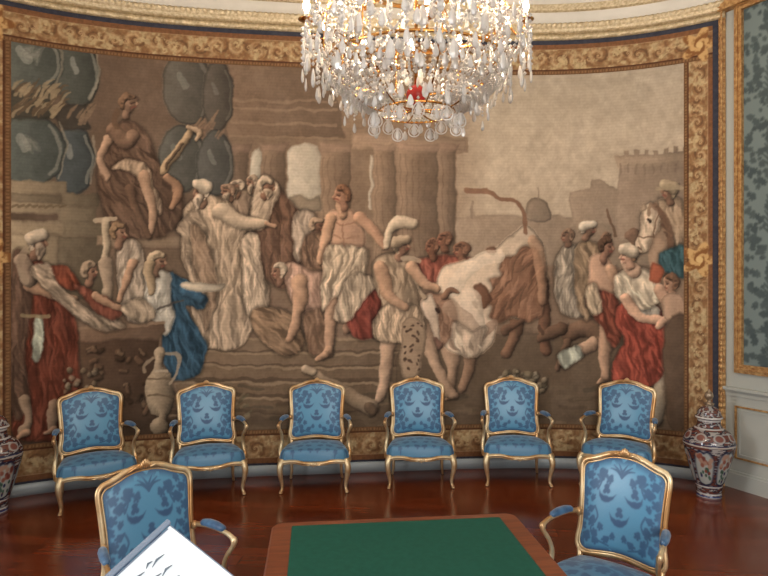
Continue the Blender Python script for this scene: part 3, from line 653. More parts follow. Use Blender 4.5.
# gilt upright at the right end of the tapestry, pale pilaster strip
sw = float(s_at(719)); se = SL
def vert_frame(name, sA, sB, m, prof, zA, zB, nz=2, orn=None):
    S_ = np.array([sA + (sB - sA) * a for a, _ in prof]); Z_ = np.linspace(zA, zB, nz)
    V = np.zeros((len(prof), nz, 3))
    for j, z in enumerate(Z_):
        of = np.array([b for _, b in prof]) + (orn(z) * np.array([1 if 0 < a < 1 else 0 for a, _ in prof]) if orn else 0)
        V[:, j] = on_wall(S_, np.full(len(prof), z), of)
    return tag(grid_mesh(name, V, m, smooth=False), kind='structure')
vert_frame('trim_5', sw, se, M_goldf, [(0, 0), (.02, .03), (.2, .035), (.25, .015), (.3, .05), (.5, .07), (.7, .05), (.75, .03), (.95, .035), (1, .0)], 0, TT + .17, 420, orn=lambda z: .006 * math.cos(z * 2 * PI / .05))

# ------------------------------------------------------------------ right hand wall
P0 = np.array((XR, float(wy(XR)))); DR = np.array((.45, -.893)); DR = DR / np.linalg.norm(DR); NR = np.array((-DR[1] * -1, DR[0])) * -1
NR = np.array((DR[1], -DR[0]))           # inward normal (towards -x)
def rw(t, z, off=0):
    q = P0 + DR * t + NR * off; return (q[0], q[1], z)
LR = 5.0
def rbox(mb, t0, t1, z0, z1, o0, o1):
    v = [rw(t, z, o) for z in (z0, z1) for o in (o0, o1) for t in (t0, t1)]
    return mb.add(v, [(0, 2, 3, 1), (4, 5, 7, 6), (0, 1, 5, 4), (2, 6, 7, 3), (0, 4, 6, 2), (1, 3, 7, 5)])
tag(rbox(MB(), 0, LR, 0, 5.0, -.1, 0).build('wall_right', M_panel, smooth=False), kind='structure')
m = MB(); rbox(m, 0, LR, 0, .13, 0, .025); rbox(m, 0, LR, .13, .15, 0, .015)
tag(m.build('baseboard_right', M_panel, smooth=False), kind='structure')
m = MB(); rbox(m, .0, LR, .84, .855, 0, .03); rbox(m, 0, LR, .855, .88, 0, .05); rbox(m, 0, LR, .80, .84, 0, .012)
tag(m.build('trim_6', M_panel, smooth=False), kind='structure')
def rect_frame(mb, t0, t1, z0, z1, w_, o):
    rbox(mb, t0, t1, z0, z0 + w_, 0, o); rbox(mb, t0, t1, z1 - w_, z1, 0, o); rbox(mb, t0, t0 + w_, z0 + w_, z1 - w_, 0, o); rbox(mb, t1 - w_, t1, z0 + w_, z1 - w_, 0, o)
for k, (t0, t1) in enumerate(((.09, 1.75), (1.95, 3.4))):
    m = MB(); rect_frame(m, t0, t1, .26, .72, .014, .014)
    tag(m.build('trim_%d' % (7 + k), M_goldf, smooth=False), kind='structure')
    m = MB(); rect_frame(m, t0 + .03, t1 - .03, .29, .69, .012, .008)
    tag(m.build('trim_%d' % (9 + k), M_panel, smooth=False), kind='structure')
m = MB(); rbox(m, -.02, LR, TT + .17, TT + .21, 0, .05); rbox(m, -.02, LR, TT + .085, TT + .17, 0, .09)
tag(m.build('trim_11', M_goldf, smooth=False), kind='structure')

# damask figures -----------------------------------------------------
def leafshape(cx, cy, r, a, lobes=5, n=26):
    q = []
    for k in range(n):
        t = 2 * PI * k / n; rr = r * (.55 + .45 * abs(math.cos(lobes * t / 2)) ** .7) * (1.25 if abs(t - PI) > 2.2 else .9)
        q.append((cx + rr * math.cos(t + a), cy + rr * math.sin(t + a)))
    return q
def dpoly(p, pts, v=1.0, soft=.8, smooth=False): p.poly(pts, (v,) * 3, soft, smooth=smooth, light=0, edge=0)
def dline(p, pts, w_, v=1.0): p.line(pts, w_, (v,) * 3, 1)

# the framed silk on the right wall
pn = empty('silk_wall_panel', rw(1.0, 1.0, .005)); tag(pn, 'tall grey green leaf patterned silk panel in gilt frame on the right wall', 'wall panel')
t0, t1, z0, z1 = .095, 1.75, 1.01, 4.22
T_, Z_ = np.meshgrid(np.linspace(t0 + .07, t1 - .07, 170), np.linspace(z0 + .07, z1 - .07, 330), indexing='ij')
q = Paint(np.abs(((T_ - t0 - .07) * 100 + 26) % 52 - 26), Z_ * 100, (0.,) * 3)
rnd = random.Random(5)
for per in range(6):
    y0 = 100 + per * 56
    for k in range(44):
        x = rnd.random() * 27; y = y0 + rnd.random() * 54
        dpoly(q, leafshape(x, y, 1.8 + rnd.random() * 2.4, rnd.random() * 6, 5), .8 + .2 * rnd.random(), .7)
    for k in range(7): dline(q, [(24, y0 + 8 + k * 4), (17 + k * .6, y0 + 14 + k * 4.4)], [1.5, .6], .9)
V = np.zeros(T_.shape + (3,)); V[..., 0] = P0[0] + DR[0] * T_ + NR[0] * .01; V[..., 1] = P0[1] + DR[1] * T_ + NR[1] * .01; V[..., 2] = Z_
o = grid_mesh('silk', V, M_silk, None, np.clip(q.c[..., 0], 0, 1)); child_fix(o, pn)
m = MB(); rect_frame(m, t0, t1, z0, z1, .03, .03); 
rbf = m
for (a, b, o_) in ((.03, .012, .05), (.042, .02, .035), (.062, .014, .045)):
    rect_frame(rbf, t0 + a, t1 - a, z0 + a, z1 - a, b, o_)
o = rbf.build('gilt_frame', M_goldf, smooth=False); child_fix(o, pn)

# ------------------------------------------------------------------ left wall with its window, floor, ceiling, rear
PL = np.array((XL, float(wy(XL)))); DL = np.array((-.22, -.975)); DL /= np.linalg.norm(DL); NL = np.array((-DL[1], DL[0]))
def lw(t, z, off=0):
    q_ = PL + DL * t + NL * off; return (q_[0], q_[1], z)
def lbox(mb, t0, t1, z0, z1, o0, o1):
    v = [lw(t, z, o) for z in (z0, z1) for o in (o0, o1) for t in (t0, t1)]
    return mb.add(v, [(0, 2, 3, 1), (4, 5, 7, 6), (0, 1, 5, 4), (2, 6, 7, 3), (0, 4, 6, 2), (1, 3, 7, 5)])
m = MB(); lbox(m, 0, 3.6, 0, 5, -.12, 0); lbox(m, 5.2, 7.2, 0, 5, -.12, 0); lbox(m, 3.6, 5.2, 0, .7, -.12, 0); lbox(m, 3.6, 5.2, 3.9, 5, -.12, 0)
tag(m.build('wall_left', M_side, smooth=False), kind='structure')
m = MB()
for a in (3.6, 4.38, 5.14): lbox(m, a, a + .06, .7, 3.9, -.09, -.04)
for z in (.7, 1.5, 2.3, 3.1, 3.84): lbox(m, 3.66, 5.14, z, z + .06, -.085, -.045)
tag(m.build('window_1', M_white, smooth=False), kind='structure')

fl = MB(); fl.box((.6, 2.0, -.05), (11, 9.2, .1)); tag(fl.build('floor', M_floor, smooth=False), kind='structure')
ce = MB(); ce.box((.6, 2.0, 5.03), (11, 9.2, .06)); tag(ce.build('ceiling', M_ceil, smooth=False), kind='structure')

# ------------------------------------------------------------------ armchair
def outline_half():
    return [(0, .902), (.05, .900), (.10, .890), (.15, .871), (.195, .856), (.230, .845), (.250, .820), (.251, .78), (.244, .70), (.238, .60), (.240, .50), (.250, .44), (.247, .405), (.226, .384), (.19, .378), (.12, .388), (.05, .397)]
hp = outline_half(); full = hp + [(0, .399)] + [(-x, z) for x, z in hp[:0:-1]]
OUT = spline(full, 8, True)
def backy(z): return .160 + .098 * np.clip((z - .38) / .52, 0, 1.1) ** 1.1
right = OUT[OUT[:, 0] >= -.002]
_rt = spline(hp, 10); _top = _rt[(_rt[:, 1] > .80)]; _bot = spline(hp + [(0, .399)], 10); _bot = _bot[_bot[:, 1] < .42]
def topz(x): x = np.abs(x); i = np.argsort(_top[:, 0]); return np.interp(x, _top[i, 0], _top[i, 1])
def botz(x): x = np.abs(x); i = np.argsort(_bot[:, 0]); return np.interp(x, _bot[i, 0], _bot[i, 1])
def halfw(v): return np.interp(v, [0, .08, .3, .55, .85, .95, 1.0], [.232, .246, .240, .238, .246, .243, .222]) - .006

def make_chair():
    r = empty('gilt_armchair')
    P = np.stack([OUT[:, 0], backy(OUT[:, 1]), OUT[:, 1]], -1)
    f = MB(); f.tube(P, .0150, 12, True, .95, (0, 1, 0), .10)
    # inner bead of the frame and the two short stiles down to the seat
    Pi = P.copy(); Pi[:, 0] *= .935; Pi[:, 2] = (Pi[:, 2] - .64) * .935 + .64; Pi[:, 1] -= .012
    f.tube(Pi, .0055, 6, True)
    for sx in (-1, 1):
        f.tube([(sx * .236, .165, .40), (sx * .232, .158, .34), (sx * .228, .152, .27)], [.017, .016, .018], 8)
    bf = f.build('back_frame', M_gold2, r)
    c = MB(); yb = backy(.905)
    for a, rr, hh in ((0, .011, .026), (-.5, .009, .022), (.5, .009, .022), (-1.0, .008, .017), (1.0, .008, .017)):
        c.ball((math.sin(a) * .024, yb - .014, .903 + math.cos(a) * .012), 1, 8, 6, (rr, .012, hh))
    for sx in (-1, 1): c.tube(spline([(sx * .02, yb - .012, .895), (sx * .05, yb - .018, .905), (sx * .08, yb - .016, .893), (sx * .11, yb - .012, .88)], 4), [.008] * 6 + [.006] * 4 + [.004] * 3, 7)
    c.build('crest_carving', M_gold2, bf)
    # padded back: cut by the frame, domed to the front; plain lining behind
    n = 96
    U, V_ = np.meshgrid(np.linspace(-1, 1, n), np.linspace(0, 1, n), indexing='ij')
    x = U * halfw(V_); zt_, zb_ = topz(x) - .012, botz(x) + .012; z = zb_ + (zt_ - zb_) * V_
    dome = .035 * (1 - np.abs(U) ** 3.2) ** .6 * (1 - np.abs(2 * V_ - 1) ** 3.2) ** .6
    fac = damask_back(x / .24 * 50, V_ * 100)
    G = np.stack([x, backy(z) - .004 - dome, z], -1)
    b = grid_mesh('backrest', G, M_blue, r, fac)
    lb = MB(); k = 20
    U2, V2 = np.meshgrid(np.linspace(-1, 1, k), np.linspace(0, 1, k), indexing='ij')
    x2 = U2 * halfw(V2); z2 = botz(x2) + .012 + (topz(x2) - botz(x2) - .024) * V2
    grid_mesh('back_lining', np.stack([x2, backy(z2) + .010, z2], -1), M_pad, r)
    # seat cushion
    n = 84
    U, V_ = np.meshgrid(np.linspace(-1, 1, n), np.linspace(-1, 1, n), indexing='ij')   # V -1 front .. 1 back
    hw_ = np.interp(V_, [-1, -.6, 0, 1], [.295, .312, .290, .235])
    r_ = np.maximum(np.abs(U), np.abs(V_))
    xx = U * hw_; yy = -.035 + V_ * .195 - (V_ < 0) * .028 * (1 - U ** 2) * np.abs(V_)
    e = np.clip((1 - r_) / .16, 0, 1); rim = np.sqrt(1 - (1 - e) ** 2)
    cz = .285 + .080 * rim + .042 * (1 - U ** 2) * (1 - V_ ** 2)
    cr_ = 1 - .10 * np.clip(np.abs(U) * np.abs(V_) - .55, 0, 1) * 2
    sh = 1 - .03 * (1 - rim) * 0
    G = np.stack([xx * cr_ * sh, -.035 + (yy + .035) * cr_, cz], -1)
    fac = damask_seat(U * 50, V_ * 50)
    grid_mesh('seat', G, M_blue, r, fac)
    # seat rail, serpentine
    fr = [(0, -.262, .268), (.08, -.258, .270), (.16, -.246, .282), (.235, -.232, .278), (.285, -.215, .266), (.305, -.17, .270), (.30, -.07, .284), (.275, .05, .282), (.245, .15, .275), (.12, .166, .278)]
    ring = fr + [(0, .168, .279)] + [(-a, b_2, c_2) for a, b_2, c_2 in fr[:0:-1]]
    R = spline(ring, 6, True); rl = MB(); rl.tube(R, .021, 10, True, .72, (0, 0, 1), .08)
    R2 = R.copy(); R2[:, 2] -= .016; rl.tube(R2 * np.array((1.006, 1.006, 1)), .007, 6, True)
    ro = rl.build('seat_rail', M_gold2, r)
    c = MB()
    for a, q_ in ((0, .024), (-.7, .018), (.7, .018), (-1.3, .015), (1.3, .015)):
        c.ball((math.sin(a) * .022, -.278, .266 - math.cos(a) * .004), 1, 8, 6, (.010, .011, q_))
    for sx in (-1, 1): c.tube(spline([(sx * .02, -.276, .262), (sx * .05, -.276, .256), (sx * .085, -.268, .27)], 4), [.007] * 5 + [.005] * 4, 7)
    c.build('rail_carving', M_gold2, ro)
    for sx in (-1, 1):
        pth = spline([(sx * .276, -.205, .285), (sx * .292, -.226, .250), (sx * .298, -.236, .205), (sx * .290, -.228, .140), (sx * .279, -.215, .075), (sx * .279, -.216, .038), (sx * .286, -.230, .016), (sx * .290, -.238, .010)], 5)
        rad = np.interp(np.linspace(0, 1, len(pth)), [0, .15, .3, .5, .7, .82, .93, 1], [.024, .027, .024, .0165, .0125, .0125, .0155, .009])
        l_ = MB(); l_.tube(pth, rad, 10, False, 1, (0, 1, 0), .06); l_.ball((sx * .289, -.236, .009), 1, 10, 6, (.016, .019, .009))
        l_.ball((sx * .296, -.248, .232), 1, 8, 6, (.012, .008, .02)); l_.build('leg', M_gold2, r)
        pth = spline([(sx * .228, .148, .285), (sx * .232, .158, .22), (sx * .232, .158, .15), (sx * .232, .160, .08), (sx * .238, .176, .03), (sx * .242, .186, .008)], 5)
        rad = np.interp(np.linspace(0, 1, len(pth)), [0, .2, .5, .8, .95, 1], [.021, .019, .0145, .012, .013, .010])
        l_ = MB(); l_.tube(pth, rad, 10, False, 1, (0, 1, 0)); l_.ball((sx * .242, .186, .008), 1, 8, 6, (.013, .014, .008)); l_.build('leg', M_gold2, r)
        pth = spline([(sx * .238, .185, .575), (sx * .258, .150, .585), (sx * .285, .07, .592), (sx * .305, -.02, .590), (sx * .316, -.085, .582), (sx * .320, -.118, .566), (sx * .314, -.118, .540), (sx * .300, -.085, .490), (sx * .298, -.055, .430), (sx * .306, -.055, .370), (sx * .312, -.080, .320), (sx * .305, -.09, .285)], 5)
        rad = np.interp(np.linspace(0, 1, len(pth)), [0, .1, .3, .4, .47, .55, .7, .85, 1], [.018, .013, .012, .014, .018, .013, .013, .017, .020])
        a_ = MB(); a_.tube(pth, rad, 10, False, 1, (0, 0, 1), .07)
        for oz, rr in ((.566, .019),): a_.ball((sx * .322, -.120, oz), 1, 10, 6, (.017, .020, .020))
        a_.ball((sx * .244, .170, .580), 1, 8, 6, (.020, .022, .022))
        ao = a_.build('arm', M_gold2, r)
        pp = spline([(sx * .266, .130, .598), (sx * .282, .085, .604), (sx * .298, .02, .605), (sx * .309, -.045, .601)], 6)
        rad = np.interp(np.linspace(0, 1, len(pp)), [0, .12, .4, .7, .92, 1], [.010, .020, .0245, .0245, .019, .009])
        a_ = MB(); a_.tube(pp, rad, 12, False, .85, (0, 0, 1)); a_.build('arm_pad', M_pad, ao)
    return r

def damask_back(x, y):
    q = Paint(np.abs(x), y, (0.,) * 3); rnd = random.Random(11)
    boat = lambda cx, cy, w_, h, tl: [(cx + a * math.cos(tl) - b * math.sin(tl), cy + a * math.sin(tl) + b * math.cos(tl)) for a, b in
            [(-w_, h * .9), (-w_ * .7, h * .35), (-w_ * .3, h * .12), (0, h * .2), (w_ * .3, h * .12), (w_ * .7, h * .35), (w_, h * .9), (w_ * .8, -h * .1), (w_ * .4, -h * .7), (0, -h * .85), (-w_ * .4, -h * .7), (-w_ * .8, -h * .1)]]
    dpoly(q, boat(17, 59, 11, 7, .25), 1); dpoly(q, leafshape(17, 66, 5.5, PI / 2, 3), .95); dpoly(q, boat(0, 36, 12, 8, 0), 1); dpoly(q, leafshape(0, 43, 5.5, PI / 2, 3), .95)
    for k, a in enumerate((.1, .55, 1.0)): dline(q, [(0, 80), (7 * math.sin(a), 86), (15 * math.sin(a + .3), 86 + 9 * math.cos(a + .3))], [1.2, 1.3, .5], .9)
    for cx, cy, r_, a in ((22, 82, 7, 1), (31, 74, 7, .2), (14, 76, 5, 2), (38, 84, 6, .5), (41, 66, 6.5, 0), (33, 60, 4, 5), (44, 54, 6, 1.2), (36, 47, 5, 2.8), (42, 40, 7, .4), (33, 33, 6, 1.8), (45, 28, 6, 0), (30, 22, 5, 4), (22, 27, 4.5, 1.2), (40, 16, 6.5, 2), (28, 12, 5, 1), (16, 14, 5, 2.6), (47, 92, 6, 1), (7, 18, 4, 1.6), (34, 93, 5, 2), (47, 6, 6, 2)):
        dpoly(q, leafshape(cx, cy, r_ * 1.05, a, 5), .9)
    for s_ in ([(48, 95), (44, 76), (48, 60), (44, 44), (49, 28), (44, 10)], [(30, 84), (24, 76), (28, 68)], [(30, 50), (26, 38), (34, 26), (26, 14), (12, 8)]): dline(q, s_, 1.1, .85)
    f = np.clip(q.c[..., 0], 0, 1)
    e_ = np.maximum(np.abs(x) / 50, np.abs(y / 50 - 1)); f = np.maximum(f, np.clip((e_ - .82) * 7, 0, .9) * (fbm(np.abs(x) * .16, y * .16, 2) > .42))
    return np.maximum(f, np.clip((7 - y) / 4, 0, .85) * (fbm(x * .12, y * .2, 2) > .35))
def damask_seat(x, y):
    q = Paint(np.abs(x), y, (0.,) * 3)
    for cx, cy, r_, a in ((0, 32, 9, 1.6), (13, 26, 7, .5), (26, 34, 8, 1), (38, 26, 7, 2), (8, 12, 7, 0), (20, 8, 7, 2), (33, 10, 7, 1), (44, 8, 5, 0), (0, -6, 8, 1.5), (14, -10, 6, 2), (28, -8, 7, .6), (40, -14, 6, 2), (8, -26, 5, 1), (22, -26, 6, 2.2), (36, -32, 6, 1), (44, 38, 6, 1), (46, -38, 4, 0), (14, 42, 6, 2), (30, 44, 5, .4), (5, -42, 5, 1), (20, -42, 4, 2), (32, -46, 4, 2)):
        dpoly(q, leafshape(cx, cy, r_ * 1.15, a, 5), .92)
    for s_ in ([(3, 22), (14, 18), (28, 20), (44, 16)], [(4, 2), (16, -2), (34, 0), (46, -4)]): dline(q, s_, 1.3, .9)
    return np.maximum(np.clip(q.c[..., 0], 0, 1), .36)

chair = make_chair()
ROW = 'gilt blue damask armchairs ranged along the tapestry'
def px_pt(px, y): return ((px - 384) / F * y, y)
spots = [  # x-pixel of the centre, depth, turn, label
    (95, 5.10, -.58, 'blue damask gilt armchair at the far left, beside the left porcelain vase', ROW),
    (208, 5.36, -.34, 'blue damask gilt armchair just right of the woven ewer, below the blue robe', ROW),
    (315.5, 5.50, -.05, 'blue damask gilt armchair in front of the left end of the woven log', ROW),
    (419, 5.62, -.02, 'blue damask gilt armchair under the tunic clad cow handler, fourth in the wall row', ROW),
    (515, 5.67, .05, 'blue damask gilt armchair below the woven white flowers, fifth in the wall row', ROW),
    (620, 5.52, .62, 'blue damask gilt armchair below the red skirted woman, last before the right vase', ROW),
]
for i, (px, y, a, lab, g) in enumerate(spots):
    c = chair if i == 0 else copy_tree(chair)
    x, y = px_pt(px, y); c.location = (x, y, 0); c.rotation_euler.z = -a; c.scale = (.97, .97, .975); tag(c, lab, 'armchair', g)
for (x, y, a, lab) in ((-1.0, 2.84, -.74, 'blue damask gilt armchair left of the green table, partly behind the white card'),
                       (1.09, 3.03, .72, 'blue damask gilt armchair drawn up to the right of the green table')):
    c = copy_tree(chair); c.location = (x, y, 0); c.rotation_euler.z = -a; c.scale = (.885, .97, .99); tag(c, lab, 'armchair', 'armchairs drawn up to the green table')

# ------------------------------------------------------------------ table
tb = empty('writing_table', (.125, 2.09, 0), math.radians(6.4)); tag(tb, 'large mahogany table with green leather top in the middle of the room', 'table')
TW, TD = 1.075, 1.30
def rrect(w_, d_, r_, n=6):
    out = []
    for cx, cy, a0 in ((w_ / 2 - r_, d_ / 2 - r_, 0), (-w_ / 2 + r_, d_ / 2 - r_, PI / 2), (-w_ / 2 + r_, -d_ / 2 + r_, PI), (w_ / 2 - r_, -d_ / 2 + r_, 1.5 * PI)):
        for k in range(n + 1): a = a0 + PI / 2 * k / n; out.append((cx + r_ * math.cos(a), cy + r_ * math.sin(a)))
    return out
def slab(mb, loops):
    n = len(loops[0][0]); v = [(x, y, z) for lp, z in loops for x, y in lp]
    f = [(i * n + k, i * n + (k + 1) % n, (i + 1) * n + (k + 1) % n, (i + 1) * n + k) for i in range(len(loops) - 1) for k in range(n)]
    f.append(tuple(range(n))); f.append(tuple((len(loops) - 1) * n + k for k in range(n))); return mb.add(v, f)
m = MB(); slab(m, [(rrect(TW - .02, TD - .02, .04), .715), (rrect(TW, TD, .05), .722), (rrect(TW, TD, .05), .742), (rrect(TW - .015, TD - .015, .045), .75)])
m.build('tabletop', M_wood, tb, False)
m = MB(); slab(m, [(rrect(TW - .17, TD - .11, .008), .749), (rrect(TW - .17, TD - .11, .008), .7535)]); m.build('leather_inset', M_baize, tb, False)
m = MB(); slab(m, [(rrect(TW - .14, TD - .14, .03), .60), (rrect(TW - .14, TD - .14, .03), .716)]); m.build('apron', M_wood, tb, False)
for sx in (-1, 1):
    for sy in (-1, 1):
        x, y = sx * (TW / 2 - .11), sy * (TD / 2 - .11); m = MB()
        m.tube(spline([(x, y, .62), (x + sx * .03, y + sy * .03, .52), (x + sx * .01, y + sy * .01, .3), (x - sx * .01, y - sy * .01, .1), (x + sx * .02, y + sy * .02, .012)], 6), np.interp(np.linspace(0, 1, 25), [0, .2, .8, .95, 1], [.035, .038, .018, .024, .012]), 10)
        m.build('leg', M_wood, tb)

# ------------------------------------------------------------------ porcelain vases
def vase_paint(A, Zv, hgt):
    q = Paint(A, Zv, (48, 40, 56)); rnd = random.Random(4)
    n = fbm(A * .9, Zv * 90, 3); q.c[n > .54] = (92, 50, 42); q.c[n < .40] = (130, 124, 120)
    # A in 0..24 round the body (chart), height in cm
    q = Paint(A, Zv * 100, (0, 0, 0)); q.c = np.where((n > .53)[..., None], (98, 56, 46), np.where((n < .38)[..., None], (156, 150, 146), (44, 40, 52))).astype(float)
    for k in range(6):
        cx = 2 + 4 * k
        q.poly([(cx - 1.5, 14), (cx - 1.75, 26), (cx - 1.5, 36), (cx - .6, 42), (cx, 40), (cx + .6, 42), (cx + 1.5, 36), (cx + 1.75, 26), (cx + 1.5, 14), (cx + .5, 11), (cx - .5, 11)], (30, 36, 60), .3, light=0, edge=0)
        q.poly([(cx - 1.35, 15), (cx - 1.6, 26), (cx - 1.35, 35), (cx - .6, 40), (cx, 38.5), (cx + .6, 40), (cx + 1.35, 35), (cx + 1.6, 26), (cx + 1.35, 15), (cx + .4, 12.5), (cx - .4, 12.5)], (160, 164, 158), .25, light=0, edge=0)
        for j in range(16):
            x = cx + rnd.uniform(-1.2, 1.2); y = rnd.uniform(27, 38)
            sl = q.box(x - .5, y - 3, x + .5, y + 3, 0)
            if sl: D = ((q.X[sl] - x) / .34) ** 2 + ((q.Y[sl] - y) / 2.0) ** 2; q.mix(sl, np.clip(1.4 - D, 0, 1), rnd.choice([(138, 84, 70), (112, 62, 54), (160, 128, 110)]))
        for j in range(12):
            x = cx + rnd.uniform(-1.1, 1.1); y = rnd.uniform(14, 26)
            sl = q.box(x - .5, y - 3, x + .5, y + 3, 0)
            if sl: D = ((q.X[sl] - x) / .25) ** 2 + ((q.Y[sl] - y) / 1.6) ** 2; q.mix(sl, np.clip(1.4 - D, 0, 1), rnd.choice([(58, 84, 72), (44, 46, 80), (120, 60, 46), (70, 96, 84)]))
    Zc = Zv * 100
    for z, w_, c in ((1.2, .6, (40, 52, 96)), (3.2, .5, (190, 190, 188)), (9.6, .5, (190, 186, 180)), (10.6, .4, (40, 44, 76)), (44.5, .6, (176, 166, 156)), (46, .4, (40, 44, 76)), (57.5, .5, (180, 176, 172)), (64, .6, (184, 180, 176))):
        q.c[np.abs(Zc - z) < w_] = c
    q.c[Zc < .8] = (196, 198, 200)
    for k in range(8):
        sl = q.box(3 * k, 47, 3 * k + 3, 56, 0)
        if sl: D = ((q.X[sl] - 3 * k - 1.5) / 1.1) ** 2 + ((q.Y[sl] - 51.5) / 3.6) ** 2; q.mix(sl, np.clip((1 - D) * 4, 0, 1), (150, 146, 142)); q.mix(sl, np.clip((.5 - D) * 5, 0, 1), (112, 66, 56))
    return q.c
def make_vase():
    r = empty('porcelain_vase')
    prof = spline([(.10, 0), (.105, .012), (.10, .03), (.108, .075), (.112, .10), (.135, .16), (.168, .26), (.196, .36), (.212, .43), (.214, .455), (.205, .49), (.175, .535), (.13, .565), (.105, .585), (.096, .605), (.096, .645), (.102, .655)], 5)
    n = 192; a = np.linspace(0, 2 * PI, n, endpoint=False)
    # resample the profile finely
    d = np.r_[0, np.cumsum(np.hypot(*np.diff(prof, axis=0).T))]; u_ = np.linspace(0, d[-1], 190)
    pr = np.interp(u_, d, prof[:, 0]); pz = np.interp(u_, d, prof[:, 1])
    A, I = np.meshgrid(a, np.arange(190), indexing='ij')
    V = np.stack([pr[I] * np.cos(A), pr[I] * np.sin(A), pz[I]], -1)
    grid_mesh('body', V, M_imari, r, vase_paint(A / (2 * PI) * 24, pz[I], .66), wrap=True)
    prof = spline([(.098, .650), (.112, .657), (.110, .668), (.098, .685), (.092, .71), (.070, .735), (.045, .750), (.025, .758), (.012, .762)], 4)
    d = np.r_[0, np.cumsum(np.hypot(*np.diff(prof, axis=0).T))]; u_ = np.linspace(0, d[-1], 60); pr = np.interp(u_, d, prof[:, 0]); pz = np.interp(u_, d, prof[:, 1])
    A, I = np.meshgrid(a, np.arange(60), indexing='ij'); V = np.stack([pr[I] * np.cos(A), pr[I] * np.sin(A), pz[I]], -1)
    nn = fbm(A * 5, pz[I] * 60, 3)
    col = np.where((nn > .52)[..., None], (104, 66, 56), np.where((nn < .42)[..., None], (150, 146, 142), (50, 44, 56))).astype(float)
    col[np.abs(pz[I] - .664) < .006] = (190, 186, 180); col[pz[I] > .755] = (178, 160, 140)
    lid = grid_mesh('lid', V, M_imari, r, col, wrap=True)
    m = MB(); m.lathe([(.014, .758), (.042, .768), (.046, .776), (.020, .788), (.014, .80), (.030, .815), (.038, .838), (.032, .862), (.012, .882), (.007, .892), (.001, .898)], 24)
    m.build('finial', noisy('bronzed lid knob', (120, 100, 80), (166, 148, 124), 30, .25, .4), lid)
    return r
vz = make_vase(); x, y = px_pt(709, 5.22); vz.scale = (.94, .94, 1); vz.location = (x, y, 0); vz.rotation_euler.z = .35
tag(vz, 'tall lidded porcelain vase with rust and navy flowers in the right corner', 'vase', 'tall lidded porcelain vases')
v2 = copy_tree(vz); x, y = px_pt(-6, 4.86); v2.location = (x, y, 0); v2.rotation_euler.z = 1.0
tag(v2, 'dark patterned porcelain vase at the left edge beside the leftmost armchair', 'vase', 'tall lidded porcelain vases')

# ------------------------------------------------------------------ white card in a clear sleeve on a stand
cd = empty('information_card', (0, 0, 0)); tag(cd, 'white printed card in clear sleeve tilted up in the foreground', 'information card')
apex = Vector(((167 - 384) / F * .95, .95, H0 - (524 - HZ) * .95 / F))
nrm = Vector((.05, -.60, .80)).normalized()
ex = (Vector((.64, 0, -.77)) - nrm * Vector((.64, 0, -.77)).dot(nrm)).normalized(); ey = nrm.cross(ex) * -1      # ex runs down right, ey down left
if ey.x > 0: ey = -ey
A4 = (.30, .42)
Mx = Matrix(((ex.x, ey.x, nrm.x, apex.x), (ex.y, ey.y, nrm.y, apex.y), (ex.z, ey.z, nrm.z, apex.z), (0, 0, 0, 1)))
m = MB(); m.box((.15, .21, 0), (.286, .42, .003), M=Mx); m.build('card', M_paper, cd, False)
m = MB(); m.tube([tuple(Mx @ Vector((.0, t, .002))) for t in (-.004, .1, .2, .3, .424)], .0055, 10, flat=.8)
m.box((.15, -.001, .0), (.30, .0012, .003), M=Mx); m.box((.15, .421, .0), (.30, .004, .004), M=Mx); m.box((.2995, .21, 0), (.0015, .42, .004), M=Mx)
m.box((.0085, .21, .002), (.002, .41, .001), M=Mx); m.build('clear_sleeve', M_clear, cd, False)
m = MB(); rnd = random.Random(2)                       # handwritten slanting strokes as far as they can be read
for row, (u0, n_) in enumerate(((.034, 4), (.058, 6), (.082, 8), (.106, 9), (.13, 8), (.154, 9))):
    v_ = .035 + .004 * row
    for k in range(n_):
        l_ = rnd.uniform(.012, .024); x = u0 + rnd.uniform(-.003, .003); q_ = v_ + k * .017
        m.tube([tuple(Mx @ Vector((x, q_, .0022))), tuple(Mx @ Vector((x - .002, q_ + l_ * .5, .0022))), tuple(Mx @ Vector((x + .002, q_ + l_, .0022)))], [.0004, .0019, .0004], 5)
m.build('handwriting', M_ink, cd)
cc = Mx @ Vector((.15, .21, -.004)); m = MB()
m.tube([(cc.x, cc.y, cc.z), (cc.x, cc.y + .012, cc.z - .04), (cc.x, cc.y + .012, .02)], .009, 12); m.lathe([(.001, 0), (.14, 0), (.14, .01), (.02, .018), (.011, .03)], 32, (cc.x, cc.y + .012, 0))
m.build('stand', M_steel, cd)

# ------------------------------------------------------------------ chandelier
CX, CY = .155, 3.0
ch = empty('crystal_chandelier', (CX, CY, 5.0)); tag(ch, 'large lit crystal chandelier with candle bulbs hanging over the green table', 'chandelier')
def part(mb, name, m, par=None, smooth=True):
    o = mb.build(name, m, None, smooth)
    if par is None: child_fix(o, ch)
    else:
        o.parent = par; o.matrix_parent_inverse = Matrix.Translation((CX, CY, 5.0)).inverted() if par.parent is ch else Matrix()
        o.matrix_parent_inverse = par.matrix_world.inverted()
    return o
def pol(r, a, z): return (CX + r * math.cos(a), CY + r * math.sin(a), z)
m = MB(); m.tube([(CX, CY, 5.0), (CX, CY, 2.62)], .009, 10); m.lathe([(.001, 0), (.09, .0), (.07, -.03), (.02, -.06), (.012, -.07)], 24, (CX, CY, 5.0))
part(m, 'stem', M_brass)
def ringobj(name, r_, z, w_, h, mt=M_brass):
    m = MB(); m.lathe([(r_ - w_, z - h / 2), (r_, z - h / 2), (r_ + w_ * .4, z), (r_, z + h / 2), (r_ - w_, z + h / 2), (r_ - w_, z - h / 2 + .0005)], 72, (CX, CY, 0)); m.f = m.f[:-2]; return part(m, name, mt)
